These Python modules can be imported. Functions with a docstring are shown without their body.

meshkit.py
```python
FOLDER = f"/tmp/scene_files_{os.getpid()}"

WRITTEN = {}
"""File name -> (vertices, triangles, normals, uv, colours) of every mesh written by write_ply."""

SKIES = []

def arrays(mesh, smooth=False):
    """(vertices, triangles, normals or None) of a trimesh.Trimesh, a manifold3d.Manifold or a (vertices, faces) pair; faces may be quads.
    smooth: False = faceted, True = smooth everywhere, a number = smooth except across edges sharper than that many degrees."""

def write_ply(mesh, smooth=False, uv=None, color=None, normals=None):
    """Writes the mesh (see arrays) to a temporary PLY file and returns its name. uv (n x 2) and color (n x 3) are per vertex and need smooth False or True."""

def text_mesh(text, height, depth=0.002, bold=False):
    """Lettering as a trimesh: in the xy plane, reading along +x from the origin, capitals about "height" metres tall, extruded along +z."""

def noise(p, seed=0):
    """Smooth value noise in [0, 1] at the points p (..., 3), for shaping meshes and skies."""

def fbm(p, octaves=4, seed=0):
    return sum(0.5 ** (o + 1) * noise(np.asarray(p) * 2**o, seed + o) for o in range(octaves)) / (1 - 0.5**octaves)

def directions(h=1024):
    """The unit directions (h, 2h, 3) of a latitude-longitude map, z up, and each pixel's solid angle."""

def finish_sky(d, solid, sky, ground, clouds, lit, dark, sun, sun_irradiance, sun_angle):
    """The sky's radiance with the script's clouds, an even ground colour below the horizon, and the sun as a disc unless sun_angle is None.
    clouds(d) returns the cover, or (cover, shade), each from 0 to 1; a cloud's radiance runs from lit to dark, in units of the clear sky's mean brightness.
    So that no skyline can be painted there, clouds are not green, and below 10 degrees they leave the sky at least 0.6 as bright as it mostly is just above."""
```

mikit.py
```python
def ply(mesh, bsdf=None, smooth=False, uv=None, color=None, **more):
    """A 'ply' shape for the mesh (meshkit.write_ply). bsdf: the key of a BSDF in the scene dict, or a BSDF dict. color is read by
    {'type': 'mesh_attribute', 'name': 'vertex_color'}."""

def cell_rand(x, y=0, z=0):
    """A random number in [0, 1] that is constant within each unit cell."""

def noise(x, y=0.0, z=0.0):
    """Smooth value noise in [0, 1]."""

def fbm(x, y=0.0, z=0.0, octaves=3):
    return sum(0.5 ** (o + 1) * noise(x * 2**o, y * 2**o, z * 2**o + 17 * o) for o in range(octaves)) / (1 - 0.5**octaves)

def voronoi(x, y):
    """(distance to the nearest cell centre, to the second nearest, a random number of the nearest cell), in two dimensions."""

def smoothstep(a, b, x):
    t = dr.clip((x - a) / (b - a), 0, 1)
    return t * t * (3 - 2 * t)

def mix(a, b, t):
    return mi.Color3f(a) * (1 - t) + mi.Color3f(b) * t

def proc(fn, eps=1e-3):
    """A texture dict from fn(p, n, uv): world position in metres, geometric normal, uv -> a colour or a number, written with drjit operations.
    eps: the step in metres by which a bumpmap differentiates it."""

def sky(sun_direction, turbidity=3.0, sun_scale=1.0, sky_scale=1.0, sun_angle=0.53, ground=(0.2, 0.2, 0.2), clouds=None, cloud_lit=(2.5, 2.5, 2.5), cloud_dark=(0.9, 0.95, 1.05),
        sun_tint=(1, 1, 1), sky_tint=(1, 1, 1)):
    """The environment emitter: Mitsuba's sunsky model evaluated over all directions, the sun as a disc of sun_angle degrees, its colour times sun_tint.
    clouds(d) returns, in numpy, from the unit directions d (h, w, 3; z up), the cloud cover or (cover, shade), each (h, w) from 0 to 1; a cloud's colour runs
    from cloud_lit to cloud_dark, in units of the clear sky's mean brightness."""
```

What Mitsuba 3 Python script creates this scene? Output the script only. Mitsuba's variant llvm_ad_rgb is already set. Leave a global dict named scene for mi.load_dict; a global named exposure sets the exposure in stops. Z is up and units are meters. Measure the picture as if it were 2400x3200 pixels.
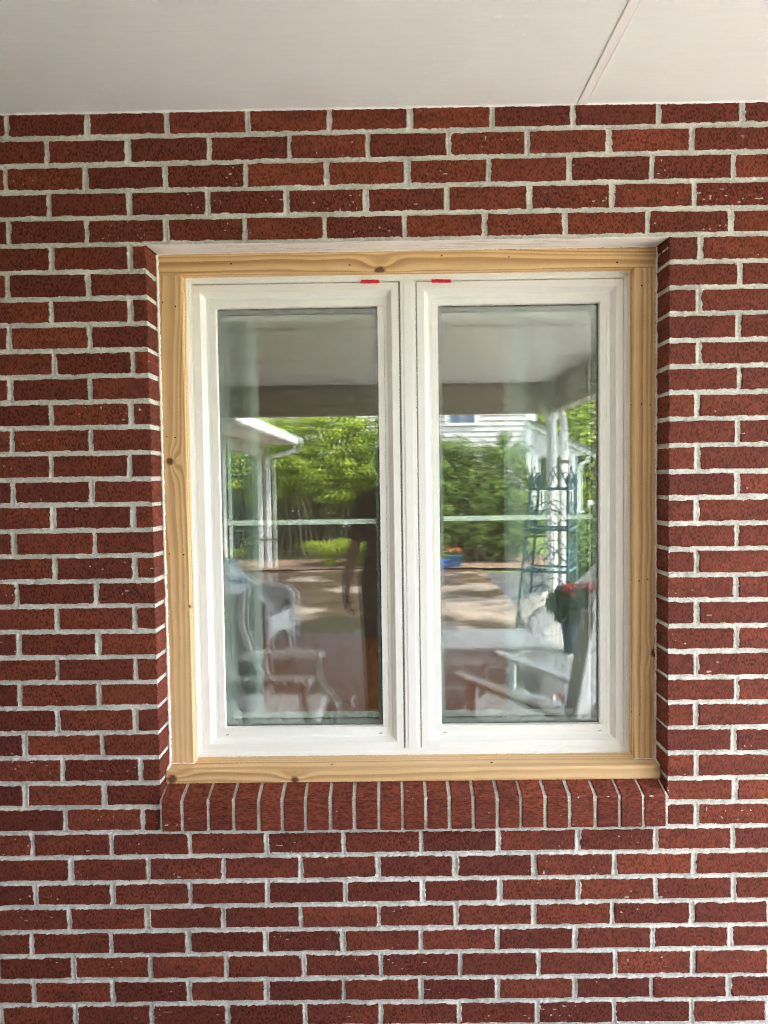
import math, random
import numpy as np, trimesh, mitsuba as mi, drjit as dr, manifold3d as m3
import mikit
from mikit import proc, noise, fbm, voronoi, cell_rand, smoothstep, mix
T = mi.ScalarTransform4f
rng = np.random.default_rng(7); random.seed(7)
scene, labels = {}, {}

# ------------------------------------------------------------------ camera, sky, exposure
EYE = np.array([0.0, -1.952, 1.52])
FWD, UP = np.array([-0.00758, 0.99897, -0.04468]), np.array([0.01321, 0.04477, 0.99891])
scene['camera'] = {'type': 'perspective', 'fov': 54.53, 'fov_axis': 'x', 'near_clip': 0.02, 'far_clip': 400.0,
                   'to_world': T().look_at(origin=EYE.tolist(), target=(EYE + FWD).tolist(), up=UP.tolist())}
def clouds(d):
    n = np.sin(d[..., 0] * 5 + 1.3 * np.sin(d[..., 1] * 4)) * np.sin(d[..., 1] * 6 + d[..., 2] * 7)
    return np.clip(0.80 + 0.15 * n, 0, 1), np.clip(0.25 - 0.25 * n, 0, 1)
scene['sky'] = mikit.sky([0.50, 0.22, 0.86], turbidity=3.0, sun_scale=0.36, sun_angle=1.6, ground=(0.17, 0.17, 0.14), clouds=clouds, cloud_lit=(2.18, 2.32, 2.44), cloud_dark=(1.28, 1.35, 1.44), sun_tint=(0.94, 1.0, 1.07))
exposure = 5.42

# ------------------------------------------------------------------ materials
def C(r, g, b): return {'type': 'rgb', 'value': [r, g, b]}
def mat(name, col, rough=0.5, spec=0.5, bump=None, eps=1e-3, scale=1e-3, **kw):
    b = {'type': 'principled', 'base_color': C(*col) if isinstance(col, tuple) else col, 'roughness': rough, 'specular': spec, **kw}
    if bump is not None:
        b = {'type': 'bumpmap', 'height': proc(bump, eps), 'scale': scale, 'bsdf': b}
    scene[name] = {'type': 'twosided', 'bsdf': b}
    return name

def brick_pits(p, uv):
    lie = uv.y > 1.0
    a = dr.select(lie, p.x * 170, p.x * 470); c = dr.select(lie, p.z * 470, p.z * 170)
    return noise(a, p.y * 250, c) * 0.78 + noise(a * 0.45 + 31, p.y * 120, c * 0.45) * 0.22
def brick_col(p, n, uv):
    g = brick_pits(p, uv)
    t = uv.x
    base = mix([0.122, 0.026, 0.018], [0.212, 0.049, 0.027], t)
    base = mix(base, mi.Color3f(0.125, 0.030, 0.024), smoothstep(0.45, 0.75, noise(p.x * 9, p.y * 9, p.z * 16 + 5 * uv.y)) * 0.5)
    c = mix(base * 1.15, base * 0.50, smoothstep(0.38, 0.74, g))
    fleck = smoothstep(0.90, 0.925, noise(p.x * 120 + 7, p.y * 120, p.z * 120)) * smoothstep(0.66, 0.76, noise(p.x * 13, p.y * 13 + 3, p.z * 13))
    return mix(c, mi.Color3f(0.46, 0.42, 0.38), fleck)
def brick_h(p, n, uv):
    return -smoothstep(0.40, 0.66, brick_pits(p, uv)) + 0.4 * noise(p.x * 60, p.y * 60, p.z * 60)
mat('brick_mat', proc(brick_col), 0.75, 0.25, brick_h, 8e-4, 2.2e-3)

def mortar_col(p, n, uv):
    g = fbm(p.x * 240, p.y * 240, p.z * 240, 2)
    s = fbm(p.x * 14, p.y * 14, p.z * 14, 3)
    c = mix([0.43, 0.415, 0.38], [0.67, 0.65, 0.605], smoothstep(0.25, 0.75, g * 0.55 + s * 0.45))
    return c
mat('mortar_mat', proc(mortar_col), 0.95, 0.1, lambda p, n, uv: fbm(p.x * 300, p.y * 300, p.z * 300, 2), 8e-4, 1.2e-3)

def ceil_col(p, n, uv):
    s = noise(p.x * 14, p.y * 260) * 0.6 + noise(p.x * 60, p.y * 420 + 9) * 0.4
    d = fbm(p.x * 2.2, p.y * 2.2, 0, 3)
    c = mix([0.745, 0.755, 0.745], [0.80, 0.815, 0.805], s * 0.7 + d * 0.3)
    spot = smoothstep(0.90, 0.93, noise(p.x * 95, p.y * 95)) * smoothstep(0.55, 0.7, noise(p.x * 6, p.y * 6 + 40))
    return mix(c, mi.Color3f(0.86, 0.85, 0.82), spot)
mat('ceiling_paint', proc(ceil_col), 0.5, 0.4, lambda p, n, uv: noise(p.x * 30, p.y * 330), 8e-4, 2.5e-4)

mat('vinyl', (0.81, 0.805, 0.785), 0.45, 0.4)
mat('white_paint', (0.80, 0.79, 0.78), 0.45)
def lintel_col(p, n, uv):
    s = smoothstep(0.56, 0.68, noise(p.x * 20, p.y * 260 + 3, 0.0)) * smoothstep(0.35, 0.6, noise(p.x * 5 + 2, 0, 0))
    return mix([0.76, 0.73, 0.73], [0.55, 0.47, 0.40], s * 0.6)
mat('lintel_paint', proc(lintel_col), 0.5, 0.4)
mat('caulk_mat', (0.80, 0.78, 0.74), 0.6)
mat('strip_mat', (0.34, 0.34, 0.32), 0.7)
mat('seal_mat', (0.012, 0.012, 0.013), 0.5)
mat('spacer_mat', (0.26, 0.30, 0.27), 0.35, 0.5)
mat('grille_mat', (0.76, 0.84, 0.77), 0.4, 0.5)
mat('slot_mat', (0.02, 0.02, 0.02), 0.7)
mat('red_plastic', (0.62, 0.012, 0.035), 0.35, 0.5)

def wood(name, axis, y0, holes, knots, seed, tone=1.0, freq=95.0, wave=0.010, side=-1.0):
    """Pine: growth rings along the axis, bent round the knots; holes are dark dots at the nails."""
    def coords(p):
        u = p.x if axis == 'x' else p.z
        v = (p.z + side * 0.9 * (p.y - y0)) if axis == 'x' else (p.x + 0.8 * (p.y - y0))
        return u, v
    def kfield(u, v):
        push, k, rim = mi.Float(0), mi.Float(0), mi.Float(0)
        for ku, kv, r in knots:
            du, dv = u - ku, v - kv
            q = du * du / (r * r * 7.0) + dv * dv / (r * r * 2.2)
            push += dv / r * 0.016 * dr.exp(-q * 0.5) * (r / 0.010) ** 0.5 + 0.010 * dr.exp(-q * 0.25)
            d = dr.sqrt(du * du * 0.8 + dv * dv) / r
            k = dr.maximum(k, 1 - smoothstep(0.72, 1.0, d + 0.25 * (noise(u * 300, v * 300) - 0.5)))
            rim = dr.maximum(rim, (1 - smoothstep(0.9, 1.35, d)) * smoothstep(0.7, 0.95, d))
        return push, k, rim
    def col(p, n, uv):
        u, v = coords(p)
        push, k, rim = kfield(u, v)
        w = v + push + wave * (noise(u * 2.3 + seed, v * 6, seed) - 0.5) * 2 + 0.005 * (noise(u * 9 + seed, v * 25) - 0.5)
        q = w * freq + 2.4 * noise(w * 26.0, seed * 3.1, u * 0.5)
        fr = q - dr.floor(q)
        late = smoothstep(0.22, 0.74, fr) * (1 - smoothstep(0.88, 0.99, fr))
        late = late * (0.45 + 0.55 * cell_rand(dr.floor(q), 3.0, seed)) * (0.7 + 0.3 * noise(u * 4, w * 40, seed))
        fine = noise(u * 30, w * 900, seed)
        c = mix([0.71, 0.475, 0.245], [0.40, 0.185, 0.058], late)
        c = c * (0.90 + 0.16 * fine)
        c = mix(c, mi.Color3f(0.70, 0.50, 0.29), smoothstep(0.5, 0.8, noise(u * 1.3 + 5, v * 12, seed)) * 0.4)
        c = mix(c, mi.Color3f(0.33, 0.135, 0.05), rim * 0.8)
        c = mix(c, mix([0.20, 0.085, 0.038], [0.085, 0.04, 0.022], noise(u * 160, v * 500)), k)
        for hu, hv, hr in holes:
            d = dr.sqrt(dr.square((u - hu) * 0.75) + dr.square(v - hv))
            c = mix(c, mi.Color3f(0.05, 0.028, 0.015), 1 - smoothstep(hr * 0.75, hr, d))
        return c * tone
    mat(name, proc(col), 0.55, 0.35, lambda p, n, uv: noise((p.x if axis == 'x' else p.z) * 25, (p.z if axis == 'x' else p.x) * 700, p.y * 200), 8e-4, 1.5e-4)

wood('pine_head', 'x', 0.085, [(0.621, 2.0928, .0028), (-0.42, 2.105, .0026), (-0.10, 2.097, .0026), (0.33, 2.112, .0022), (0.15, 2.118, .002)],
     [(-0.018, 2.0795, .0125)], 1.7, freq=70.0, wave=0.020)
wood('pine_left', 'z', 0.085, [(1.9936, -.5728, .0022), (2.0051, -.6073, .002), (1.3209, -.6069, .002), (1.3194, -.5682, .0024), (1.643, -.606, .002), (1.64, -.583, .002)],
     [(1.575, -.5991, .0095), (1.175, -.5525, .005)], 4.2, freq=72.0, wave=0.009)
wood('pine_right', 'z', 0.085, [(2.0299, .687, .0026), (1.7132, .6869, .0024), (1.2308, .6807, .0024), (1.235, .7045, .0018), (0.86, .684, .0018), (1.711, .710, .0016)],
     [(1.0315, .7260, .0120)], 8.9, tone=0.98, freq=62.0, wave=0.008)
wood('pine_sill', 'x', 0.047, [(-0.168, .757, .0034), (0.2716, .757, .0034)], [(-0.605, .7073, .012), (-0.269, .7015, .0095)], 12.3, freq=55.0, wave=0.008, side=1.0)

mat('steel_grey', (0.10, 0.10, 0.095), 0.6)
mat('black_cloth', (0.035, 0.026, 0.022), 0.9, 0.1)
mat('dark_trousers', (0.045, 0.035, 0.028), 0.9, 0.1)
mat('skin', (0.36, 0.20, 0.14), 0.5, 0.35)
mat('hair_mat', (0.04, 0.025, 0.015), 0.6)
mat('phone_mat', (0.02, 0.02, 0.022), 0.25)
mat('wicker_white', (0.84, 0.84, 0.85), 0.55, 0.35)
mat('sage_paint', (0.38, 0.47, 0.42), 0.5, 0.35)
mat('rocker_white', (0.85, 0.85, 0.87), 0.45, 0.4)
mat('rocker_brown', (0.20, 0.15, 0.13), 0.5, 0.4)
mat('teal_iron', (0.055, 0.14, 0.17), 0.5, 0.5)
mat('cushion_dark', proc(lambda p, n, uv: mix([0.03, 0.035, 0.05], [0.22, 0.20, 0.19], smoothstep(0.45, 0.6, noise(p.z * 60 + p.x * 9, p.y * 4)))), 0.9)
mat('cushion_print', proc(lambda p, n, uv: mix([0.55, 0.57, 0.60], [0.10, 0.17, 0.26], smoothstep(0.55, 0.62, fbm(p.x * 16, p.y * 16, p.z * 16, 2)))), 0.9)
mat('pot_blue', (0.03, 0.06, 0.11), 0.3)
mat('planter_blue', (0.02, 0.12, 0.55), 0.4)
mat('planter_teal', (0.02, 0.09, 0.20), 0.4)
mat('soil', (0.03, 0.02, 0.014), 0.95)
def leafmat(name, a, b):
    scene[name] = {'type': 'twosided', 'bsdf': {'type': 'principled', 'base_color': proc(lambda p, n, uv: mix(list(a), list(b), uv.x)), 'roughness': 0.5, 'specular': 0.4}}
leafmat('leaf_lime', (0.08, 0.155, 0.010), (0.34, 0.42, 0.030))
leafmat('leaf_yew', (0.045, 0.105, 0.016), (0.18, 0.265, 0.045))
leafmat('leaf_dark', (0.018, 0.05, 0.014), (0.06, 0.11, 0.03))
mat('petal_red', (0.60, 0.02, 0.03), 0.5)
mat('petal_pink', (0.62, 0.05, 0.16), 0.5)
mat('petal_yellow', (0.75, 0.60, 0.04), 0.5)
mat('bark', proc(lambda p, n, uv: mix([0.09, 0.065, 0.045], [0.17, 0.13, 0.10], fbm(p.x * 30, p.y * 30, p.z * 8, 2))), 0.9)
mat('lawn_mat', proc(lambda p, n, uv: mix([0.055, 0.085, 0.022], [0.12, 0.155, 0.045], fbm(p.x * 3, p.y * 3, 0, 3))), 0.9, 0.2)
def drive_col(p, n, uv):
    wet = fbm(p.x * 1.5, p.y * 1.7, 3.0, 4)
    g = fbm(p.x * 40, p.y * 40, 0, 2)
    return mix([0.085, 0.055, 0.038], [0.27, 0.21, 0.165], smoothstep(0.38, 0.66, wet)) * (0.8 + 0.4 * g)
mat('drive_mat', proc(drive_col), proc(lambda p, n, uv: 0.22 + 0.5 * smoothstep(0.42, 0.62, fbm(p.x * 1.5, p.y * 1.7, 3.0, 4))), 0.5)
mat('asphalt_mat', proc(lambda p, n, uv: mix([0.05, 0.05, 0.055], [0.11, 0.105, 0.11], fbm(p.x * 20, p.y * 20, 0, 3))), 0.5)
mat('bounce_patio_mat', proc(lambda p, n, uv: mix([0.40, 0.39, 0.37], [0.50, 0.49, 0.465], fbm(p.x * 5, p.y * 5, 0, 4))), 0.8)  # kept pale so the added slab bounces light
mat('mulch_mat', proc(lambda p, n, uv: mix([0.075, 0.045, 0.03], [0.22, 0.145, 0.10], fbm(p.x * 18, p.y * 18, 0, 3))), 0.95)
mat('porch_floor_mat', proc(lambda p, n, uv: mix([0.085, 0.055, 0.050], [0.125, 0.085, 0.078], fbm(p.x * 3, p.y * 3, 0, 4))), 0.6, 0.3)
mat('beam_paint', (0.40, 0.36, 0.30), 0.6)
mat('post_paint', (0.76, 0.76, 0.76), 0.5)
mat('siding_mat', (0.52, 0.485, 0.49), 0.6)
mat('far_white', (0.80, 0.80, 0.80), 0.6)
mat('far_pane', (0.10, 0.14, 0.20), 0.15)
mat('shingle', proc(lambda p, n, uv: mix([0.10, 0.095, 0.09], [0.19, 0.18, 0.17], cell_rand(p.x * 4, p.y * 6, 0))), 0.9)
mat('curtain_mat', proc(lambda p, n, uv: mix([0.33, 0.37, 0.36], [0.42, 0.46, 0.45], noise(p.x * 900, 0, p.z * 900))), 0.9, 0.1)
mat('room_paint', (0.10, 0.062, 0.040), 0.6)  # one even dark brown for all room walls
mat('room_ceiling', (0.34, 0.32, 0.29), 0.8)
def oak_col(p, n, uv):
    return mix([0.24, 0.072, 0.023], [0.34, 0.115, 0.038], uv.x * 0.6 + 0.4 * noise(p.x * 160, p.y * 5, uv.y * 9))
mat('oak_floor', proc(oak_col), 0.38, 0.5)
mat('shell_pink', (0.70, 0.33, 0.30), 0.5)
mat('toy_white', (0.75, 0.73, 0.72), 0.5)
mat('toy_dark', (0.10, 0.06, 0.05), 0.5)
def pane_mat(name, dust):                              # thin coated glass carrying a trace of dust
    scene[name] = {'type': 'blendbsdf', 'weight': dust, 'clear': {'type': 'thindielectric', 'int_ior': 1.88, 'specular_transmittance': C(0.90, 0.96, 0.92)},
                   'dust': {'type': 'twosided', 'bsdf': {'type': 'diffuse', 'reflectance': C(0.5, 0.5, 0.48)}}}
pane_mat('pane_outer', 0.004); pane_mat('pane_inner', 0.002)

# ------------------------------------------------------------------ builders
def numbered(key):
    if key not in scene and key not in labels: return key
    i = 1
    while f'{key}_{i:03d}' in scene or f'{key}_{i:03d}' in labels: i += 1
    return f'{key}_{i:03d}'
def add(key, mesh, m, smooth=False, uv=None, label=None, cat=None, group=None, kind=None, **kw):
    key = numbered(key)
    scene[key] = mikit.ply(mesh, m, smooth=smooth, uv=uv, **kw)
    d = {k: v for k, v in (('label', label), ('category', cat), ('group', group), ('kind', kind)) if v}
    if d: labels[key] = d
    return key
def thing(key, label, cat, group=None):
    key = numbered(key)
    labels[key] = {'label': label, 'category': cat}
    if group: labels[key]['group'] = group
    return key

class MB:
    def __init__(s): s.v, s.f, s.n = [], [], 0
    def add(s, v, f):
        v, f = np.asarray(v, float), np.asarray(f, int)
        if f.shape[1] == 4: f = np.vstack([f[:, [0, 1, 2]], f[:, [0, 2, 3]]])
        s.v.append(v); s.f.append(f + s.n); s.n += len(v); return s
    def tm(s, m): return s.add(m.vertices, m.faces)
    def mesh(s): return (np.vstack(s.v), np.vstack(s.f))
    def box(s, x0, x1, y0, y1, z0, z1, b=0.0): return s.add(*bevel_box(x0, x1, y0, y1, z0, z1, b))
    def obox(s, o, ax, ay, az, hx, hy, hz, b=0.0):
        v, f = bevel_box(-hx, hx, -hy, hy, -hz, hz, b)
        return s.add(np.asarray(o) + v[:, :1] * ax + v[:, 1:2] * ay + v[:, 2:] * az, f)
    def tube(s, pts, r, seg=8, caps=True):
        v, f = tube(pts, r, seg, caps); return s.add(v, f)

def bevel_box(x0, x1, y0, y1, z0, z1, b=0.0):
    if b <= 0:
        v = np.array([[x, y, z] for x in (x0, x1) for y in (y0, y1) for z in (z0, z1)])
        return v, np.array([[0, 1, 3, 2], [4, 6, 7, 5], [0, 4, 5, 1], [2, 3, 7, 6], [0, 2, 6, 4], [1, 5, 7, 3]])[:, [0, 1, 2, 3]].reshape(-1, 4)
    pts = []
    for x, sx in ((x0, 1), (x1, -1)):
        for y, sy in ((y0, 1), (y1, -1)):
            for z, sz in ((z0, 1), (z1, -1)):
                pts += [[x + sx * b, y + sy * b, z], [x + sx * b, y, z + sz * b], [x, y + sy * b, z + sz * b]]
    h = trimesh.convex.convex_hull(np.array(pts))
    return np.array(h.vertices), np.array(h.faces)

def tube(pts, r, seg=8, caps=True):
    pts = np.asarray(pts, float); n = len(pts)
    r = np.broadcast_to(np.asarray(r, float), n)
    d = np.gradient(pts, axis=0); d /= np.linalg.norm(d, axis=1, keepdims=True)
    a = np.cross(d[0], [0, 0, 1.0]);
    if np.linalg.norm(a) < 1e-3: a = np.cross(d[0], [0, 1.0, 0])
    V = []
    for i in range(n):
        a = a - d[i] * (a @ d[i]); a /= np.linalg.norm(a); b = np.cross(d[i], a)
        t = np.arange(seg) * 2 * math.pi / seg
        V.append(pts[i] + r[i] * (np.cos(t)[:, None] * a + np.sin(t)[:, None] * b))
    V = np.vstack(V); F = []
    for i in range(n - 1):
        for j in range(seg):
            k = (j + 1) % seg
            F += [[i * seg + j, i * seg + k, (i + 1) * seg + k], [i * seg + j, (i + 1) * seg + k, (i + 1) * seg + j]]
    if caps:
        V = np.vstack([V, pts[:1], pts[-1:]]); c0, c1 = n * seg, n * seg + 1
        for j in range(seg):
            k = (j + 1) % seg
            F += [[c0, k, j], [c1, (n - 1) * seg + j, (n - 1) * seg + k]]
    return V, np.array(F)

def surf(fn, us, vs):
    """Grid surface from fn(u, v) -> (..., 3)."""
    U, W = np.meshgrid(us, vs, indexing='ij'); P = fn(U, W).reshape(-1, 3)
    nu, nv = len(us), len(vs)
    i = (np.arange(nu - 1)[:, None] * nv + np.arange(nv - 1)).ravel()
    return P, np.stack([i, i + nv, i + nv + 1, i + 1], 1)
def lathe(prof, seg=24, c=(0, 0, 0)):
    prof = np.asarray(prof, float); t = np.linspace(0, 2 * math.pi, seg, endpoint=False)
    V = np.stack([prof[:, None, 0] * np.cos(t), prof[:, None, 0] * np.sin(t), np.broadcast_to(prof[:, None, 1], (len(prof), seg))], -1).reshape(-1, 3) + np.asarray(c)
    F = []
    for i in range(len(prof) - 1):
        for j in range(seg):
            k = (j + 1) % seg
            F.append([i * seg + j, i * seg + k, (i + 1) * seg + k, (i + 1) * seg + j])
    return V, np.array(F)
def leaves(P, N, size, r, aspect=2.0, fold=0.25):
    """Small diamond leaves at P, facing roughly along N."""
    n = len(P)
    N = N + r.normal(0, 0.55, (n, 3)); N /= np.linalg.norm(N, axis=1, keepdims=True)
    A = np.cross(N, r.normal(0, 1, (n, 3))); A /= np.linalg.norm(A, axis=1, keepdims=True); B = np.cross(N, A)
    s = (size * r.uniform(0.6, 1.35, n))[:, None]
    v = np.stack([P - A * s * .5, P + B * s / aspect * .5 + N * s * fold * .3, P + A * s * .5, P - B * s / aspect * .5 + N * s * fold * .3], 1).reshape(-1, 3)
    i = np.arange(n) * 4
    f = np.vstack([np.stack([i, i + 1, i + 2], 1), np.stack([i, i + 2, i + 3], 1)])
    uv = np.repeat(np.stack([r.uniform(0, 1, n), r.uniform(0, 1, n)], 1), 4, axis=0)
    return (v, f), uv
def blobs(cs, n, r, jag=0.16):
    """n points (and normals) near the outside of a union of ellipsoids (cx, cy, cz, rx, ry, rz)."""
    cs = np.asarray(cs, float); w = (cs[:, 3] * cs[:, 4] + cs[:, 4] * cs[:, 5] + cs[:, 3] * cs[:, 5]); w /= w.sum()
    k = r.choice(len(cs), n * 3, p=w); d = r.normal(0, 1, (n * 3, 3)); d /= np.linalg.norm(d, axis=1, keepdims=True)
    rad = 1 + jag * r.normal(0, 1, n * 3) * 0.6 - 0.22 * r.random(n * 3) ** 2
    lump = 1 + 0.10 * np.sin(d[:, 0] * 9 + k) * np.sin(d[:, 2] * 11 + k * 2) + 0.07 * np.sin(d[:, 1] * 17 + k) * np.cos(d[:, 2] * 19)
    P = cs[k, :3] + d * cs[k, 3:] * (rad * lump)[:, None]
    inside = np.zeros(len(P), bool)
    for j in range(len(cs)):
        q = (((P - cs[j, :3]) / cs[j, 3:]) ** 2).sum(1); inside |= (q < 0.55) & (k != j)
    P, d = P[~inside][:n], d[~inside][:n]
    return P, d / 1.0

# ------------------------------------------------------------------ porch floor, ceiling
add('porch_floor', MB().box(-3.2, 1.85, -5.02, 0.0, -0.16, 0.0, .004).mesh(), 'porch_floor_mat', kind='structure')
CZ = 2.469
add('porch_ceiling', MB().box(-3.1, 1.84, -5.26, -0.002, CZ + 0.006, CZ + 0.03).mesh(), 'steel_grey', kind='structure')
rows_y = [0.0, -1.21, -2.42, -3.66, -4.92, -5.25]
for i in range(5):
    y1, y0 = rows_y[i], rows_y[i + 1]
    xs = [-3.1, -1.94, 0.505, 1.84] if i % 2 == 0 else [-3.1, -0.735, 1.70, 1.84]
    for a, b in zip(xs[:-1], xs[1:]):
        add('porch_ceiling__panel', MB().box(a + .0015, b - .0015, y0 + .005, y1 - (.005 if i else -.004), CZ, CZ + .0055, .0012).mesh(), 'ceiling_paint')
    for x in xs[1:-1]:
        m = MB()
        y = np.linspace(y1 - .003, y0 + .012, 60)
        for sx, r_ in ((-0.0115, .0030), (0.0105, .0038)):
            m.tube(np.stack([x + sx + 0.0003 * np.sin(y * 31 + sx * 900), y, np.full_like(y, CZ - .0005)], 1), r_ + 0.0002 * np.sin(y * 57), 6)
        m.box(x - .0120, x + .0110, y0 + .012, y1 - .002, CZ - .0030, CZ + .004)
        add('porch_ceiling__batten', m.mesh(), 'white_paint', 40)

for y in rows_y[1:5]:
    add('porch_ceiling__batten', MB().box(-3.1, 1.61, y - .022, y + .022, CZ - .013, CZ + .0055, .002).mesh(), 'ceiling_paint')
# ------------------------------------------------------------------ brick wall
ROWS = [
((2407,2412),[-972,-765,-559,-352,-142,65,275,483,701,914]), ((2338,2344),[-872,-661,-452,-245,-44,163,365,573,786]),
((2271,2273),[-981,-774,-567,-359,-151,57,266,472,684,893]), ((2203,2203),[-870,-662,-459,-256,-51,158,370,582,793]),
((2135,2137),[-977,-774,-569,-364,-158,48,254,461,674,887]), ((2066,2068),[-868,-664,809]), ((1998,2003),[-985,-775,911]),
((1931,1936),[-873,-667,805]), ((1864,1868),[-986,-775,908]), ((1797,1801),[-871,-664,807]), ((1731,1733),[-987,-778,912]),
((1664,1665),[-882,-672,803]), ((1597,1597),[-988,-781,908]), ((1529,1528),[-887,-680,804]), ((1462,1460),[-991,-782,908]),
((1394,1392),[-887,-675,803]), ((1327,1325),[-992,-779,908]), ((1260,1257),[-885,-675,804]), ((1194,1190),[-989,-778,907]),
((1126,1122),[-884,-678,805]), ((1057,1054),[-989,-777,909]), ((990,985),[-888,-680,804]), ((921,918),[-991,-781,911]),
((853,850),[-892,-684,804]), ((786,782),[-983,-775,905]), ((717,714),[-883,-674,805]), ((650,648),[-986,-774,909]),
((582,583),[-881,-672,807]), ((514,515),[-971,-759,-548,-342,-135,73,279,491,698,904]), ((444,448),[-869,-662,-459,-251,-44,163,374,589,801]),
((377,380),[-968,-759,-550,-342,-133,75,282,491,699,907]), ((309,313),[-878,-668,-463,-253,-44,164,373,583,796]),
((242,247),[-982,-768,-559,-349,-141,69,275,483,691,899]), ((173,174),[-872,-663,-457,-248,-40,174,385,591,799]),
((106,108),[-982,-767,-560,-350,-141,68,274,482,688,895]), ((39,39),[-1073,-870,-663,-457,-247,-42,170,381,588,796]), ((-28,-28),[-975,-766,-560,-350,-142,66,274,482,690,898])]
OL, OR = -0.6215, 0.7285                       # the opening's brick jambs
XL, XR = -3.15, 2.4
def bedz(k, x):
    a, b = (ROWS[k][0] if k >= 0 else (2474, 2479))
    t = np.clip((x + 0.85) / 1.7, -0.3, 1.3)
    return (a + (b - a) * t) / 1000.0
wall = thing('brick_wall', 'red brick porch wall with light grey mortar around the window', 'wall')
scene_bricks, rects = [], []
r = np.random.default_rng(11)
for k, (_, js) in enumerate(ROWS):
    js = [j / 1000 for j in js]
    if 5 <= k <= 27:
        L, R = [j for j in js if j < 0], [j for j in js if j > 0]
        segs = [(L, None, OL), (R, OR, None)]
    else:
        segs = [(js, None, None)]
    for J, a, b in segs:
        J = list(J)
        if a is None:
            while J[0] > XL + .25: J.insert(0, J[0] - .2055)
        if b is None:
            while J[-1] < XR - .25: J.append(J[-1] + .2055)
        ends = ([a] if a is not None else []) + J + ([b] if b is not None else [])
        jw = {e: r.uniform(.0055, .0082) for e in J}
        for e0, e1 in zip(ends[:-1], ends[1:]):
            x0 = e0 + jw.get(e0, 0); x1 = e1 - jw.get(e1, 0)
            if k <= 4: top_h = .006
            rects.append((k, x0, x1, e0 == OR, e1 == OL))
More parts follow.
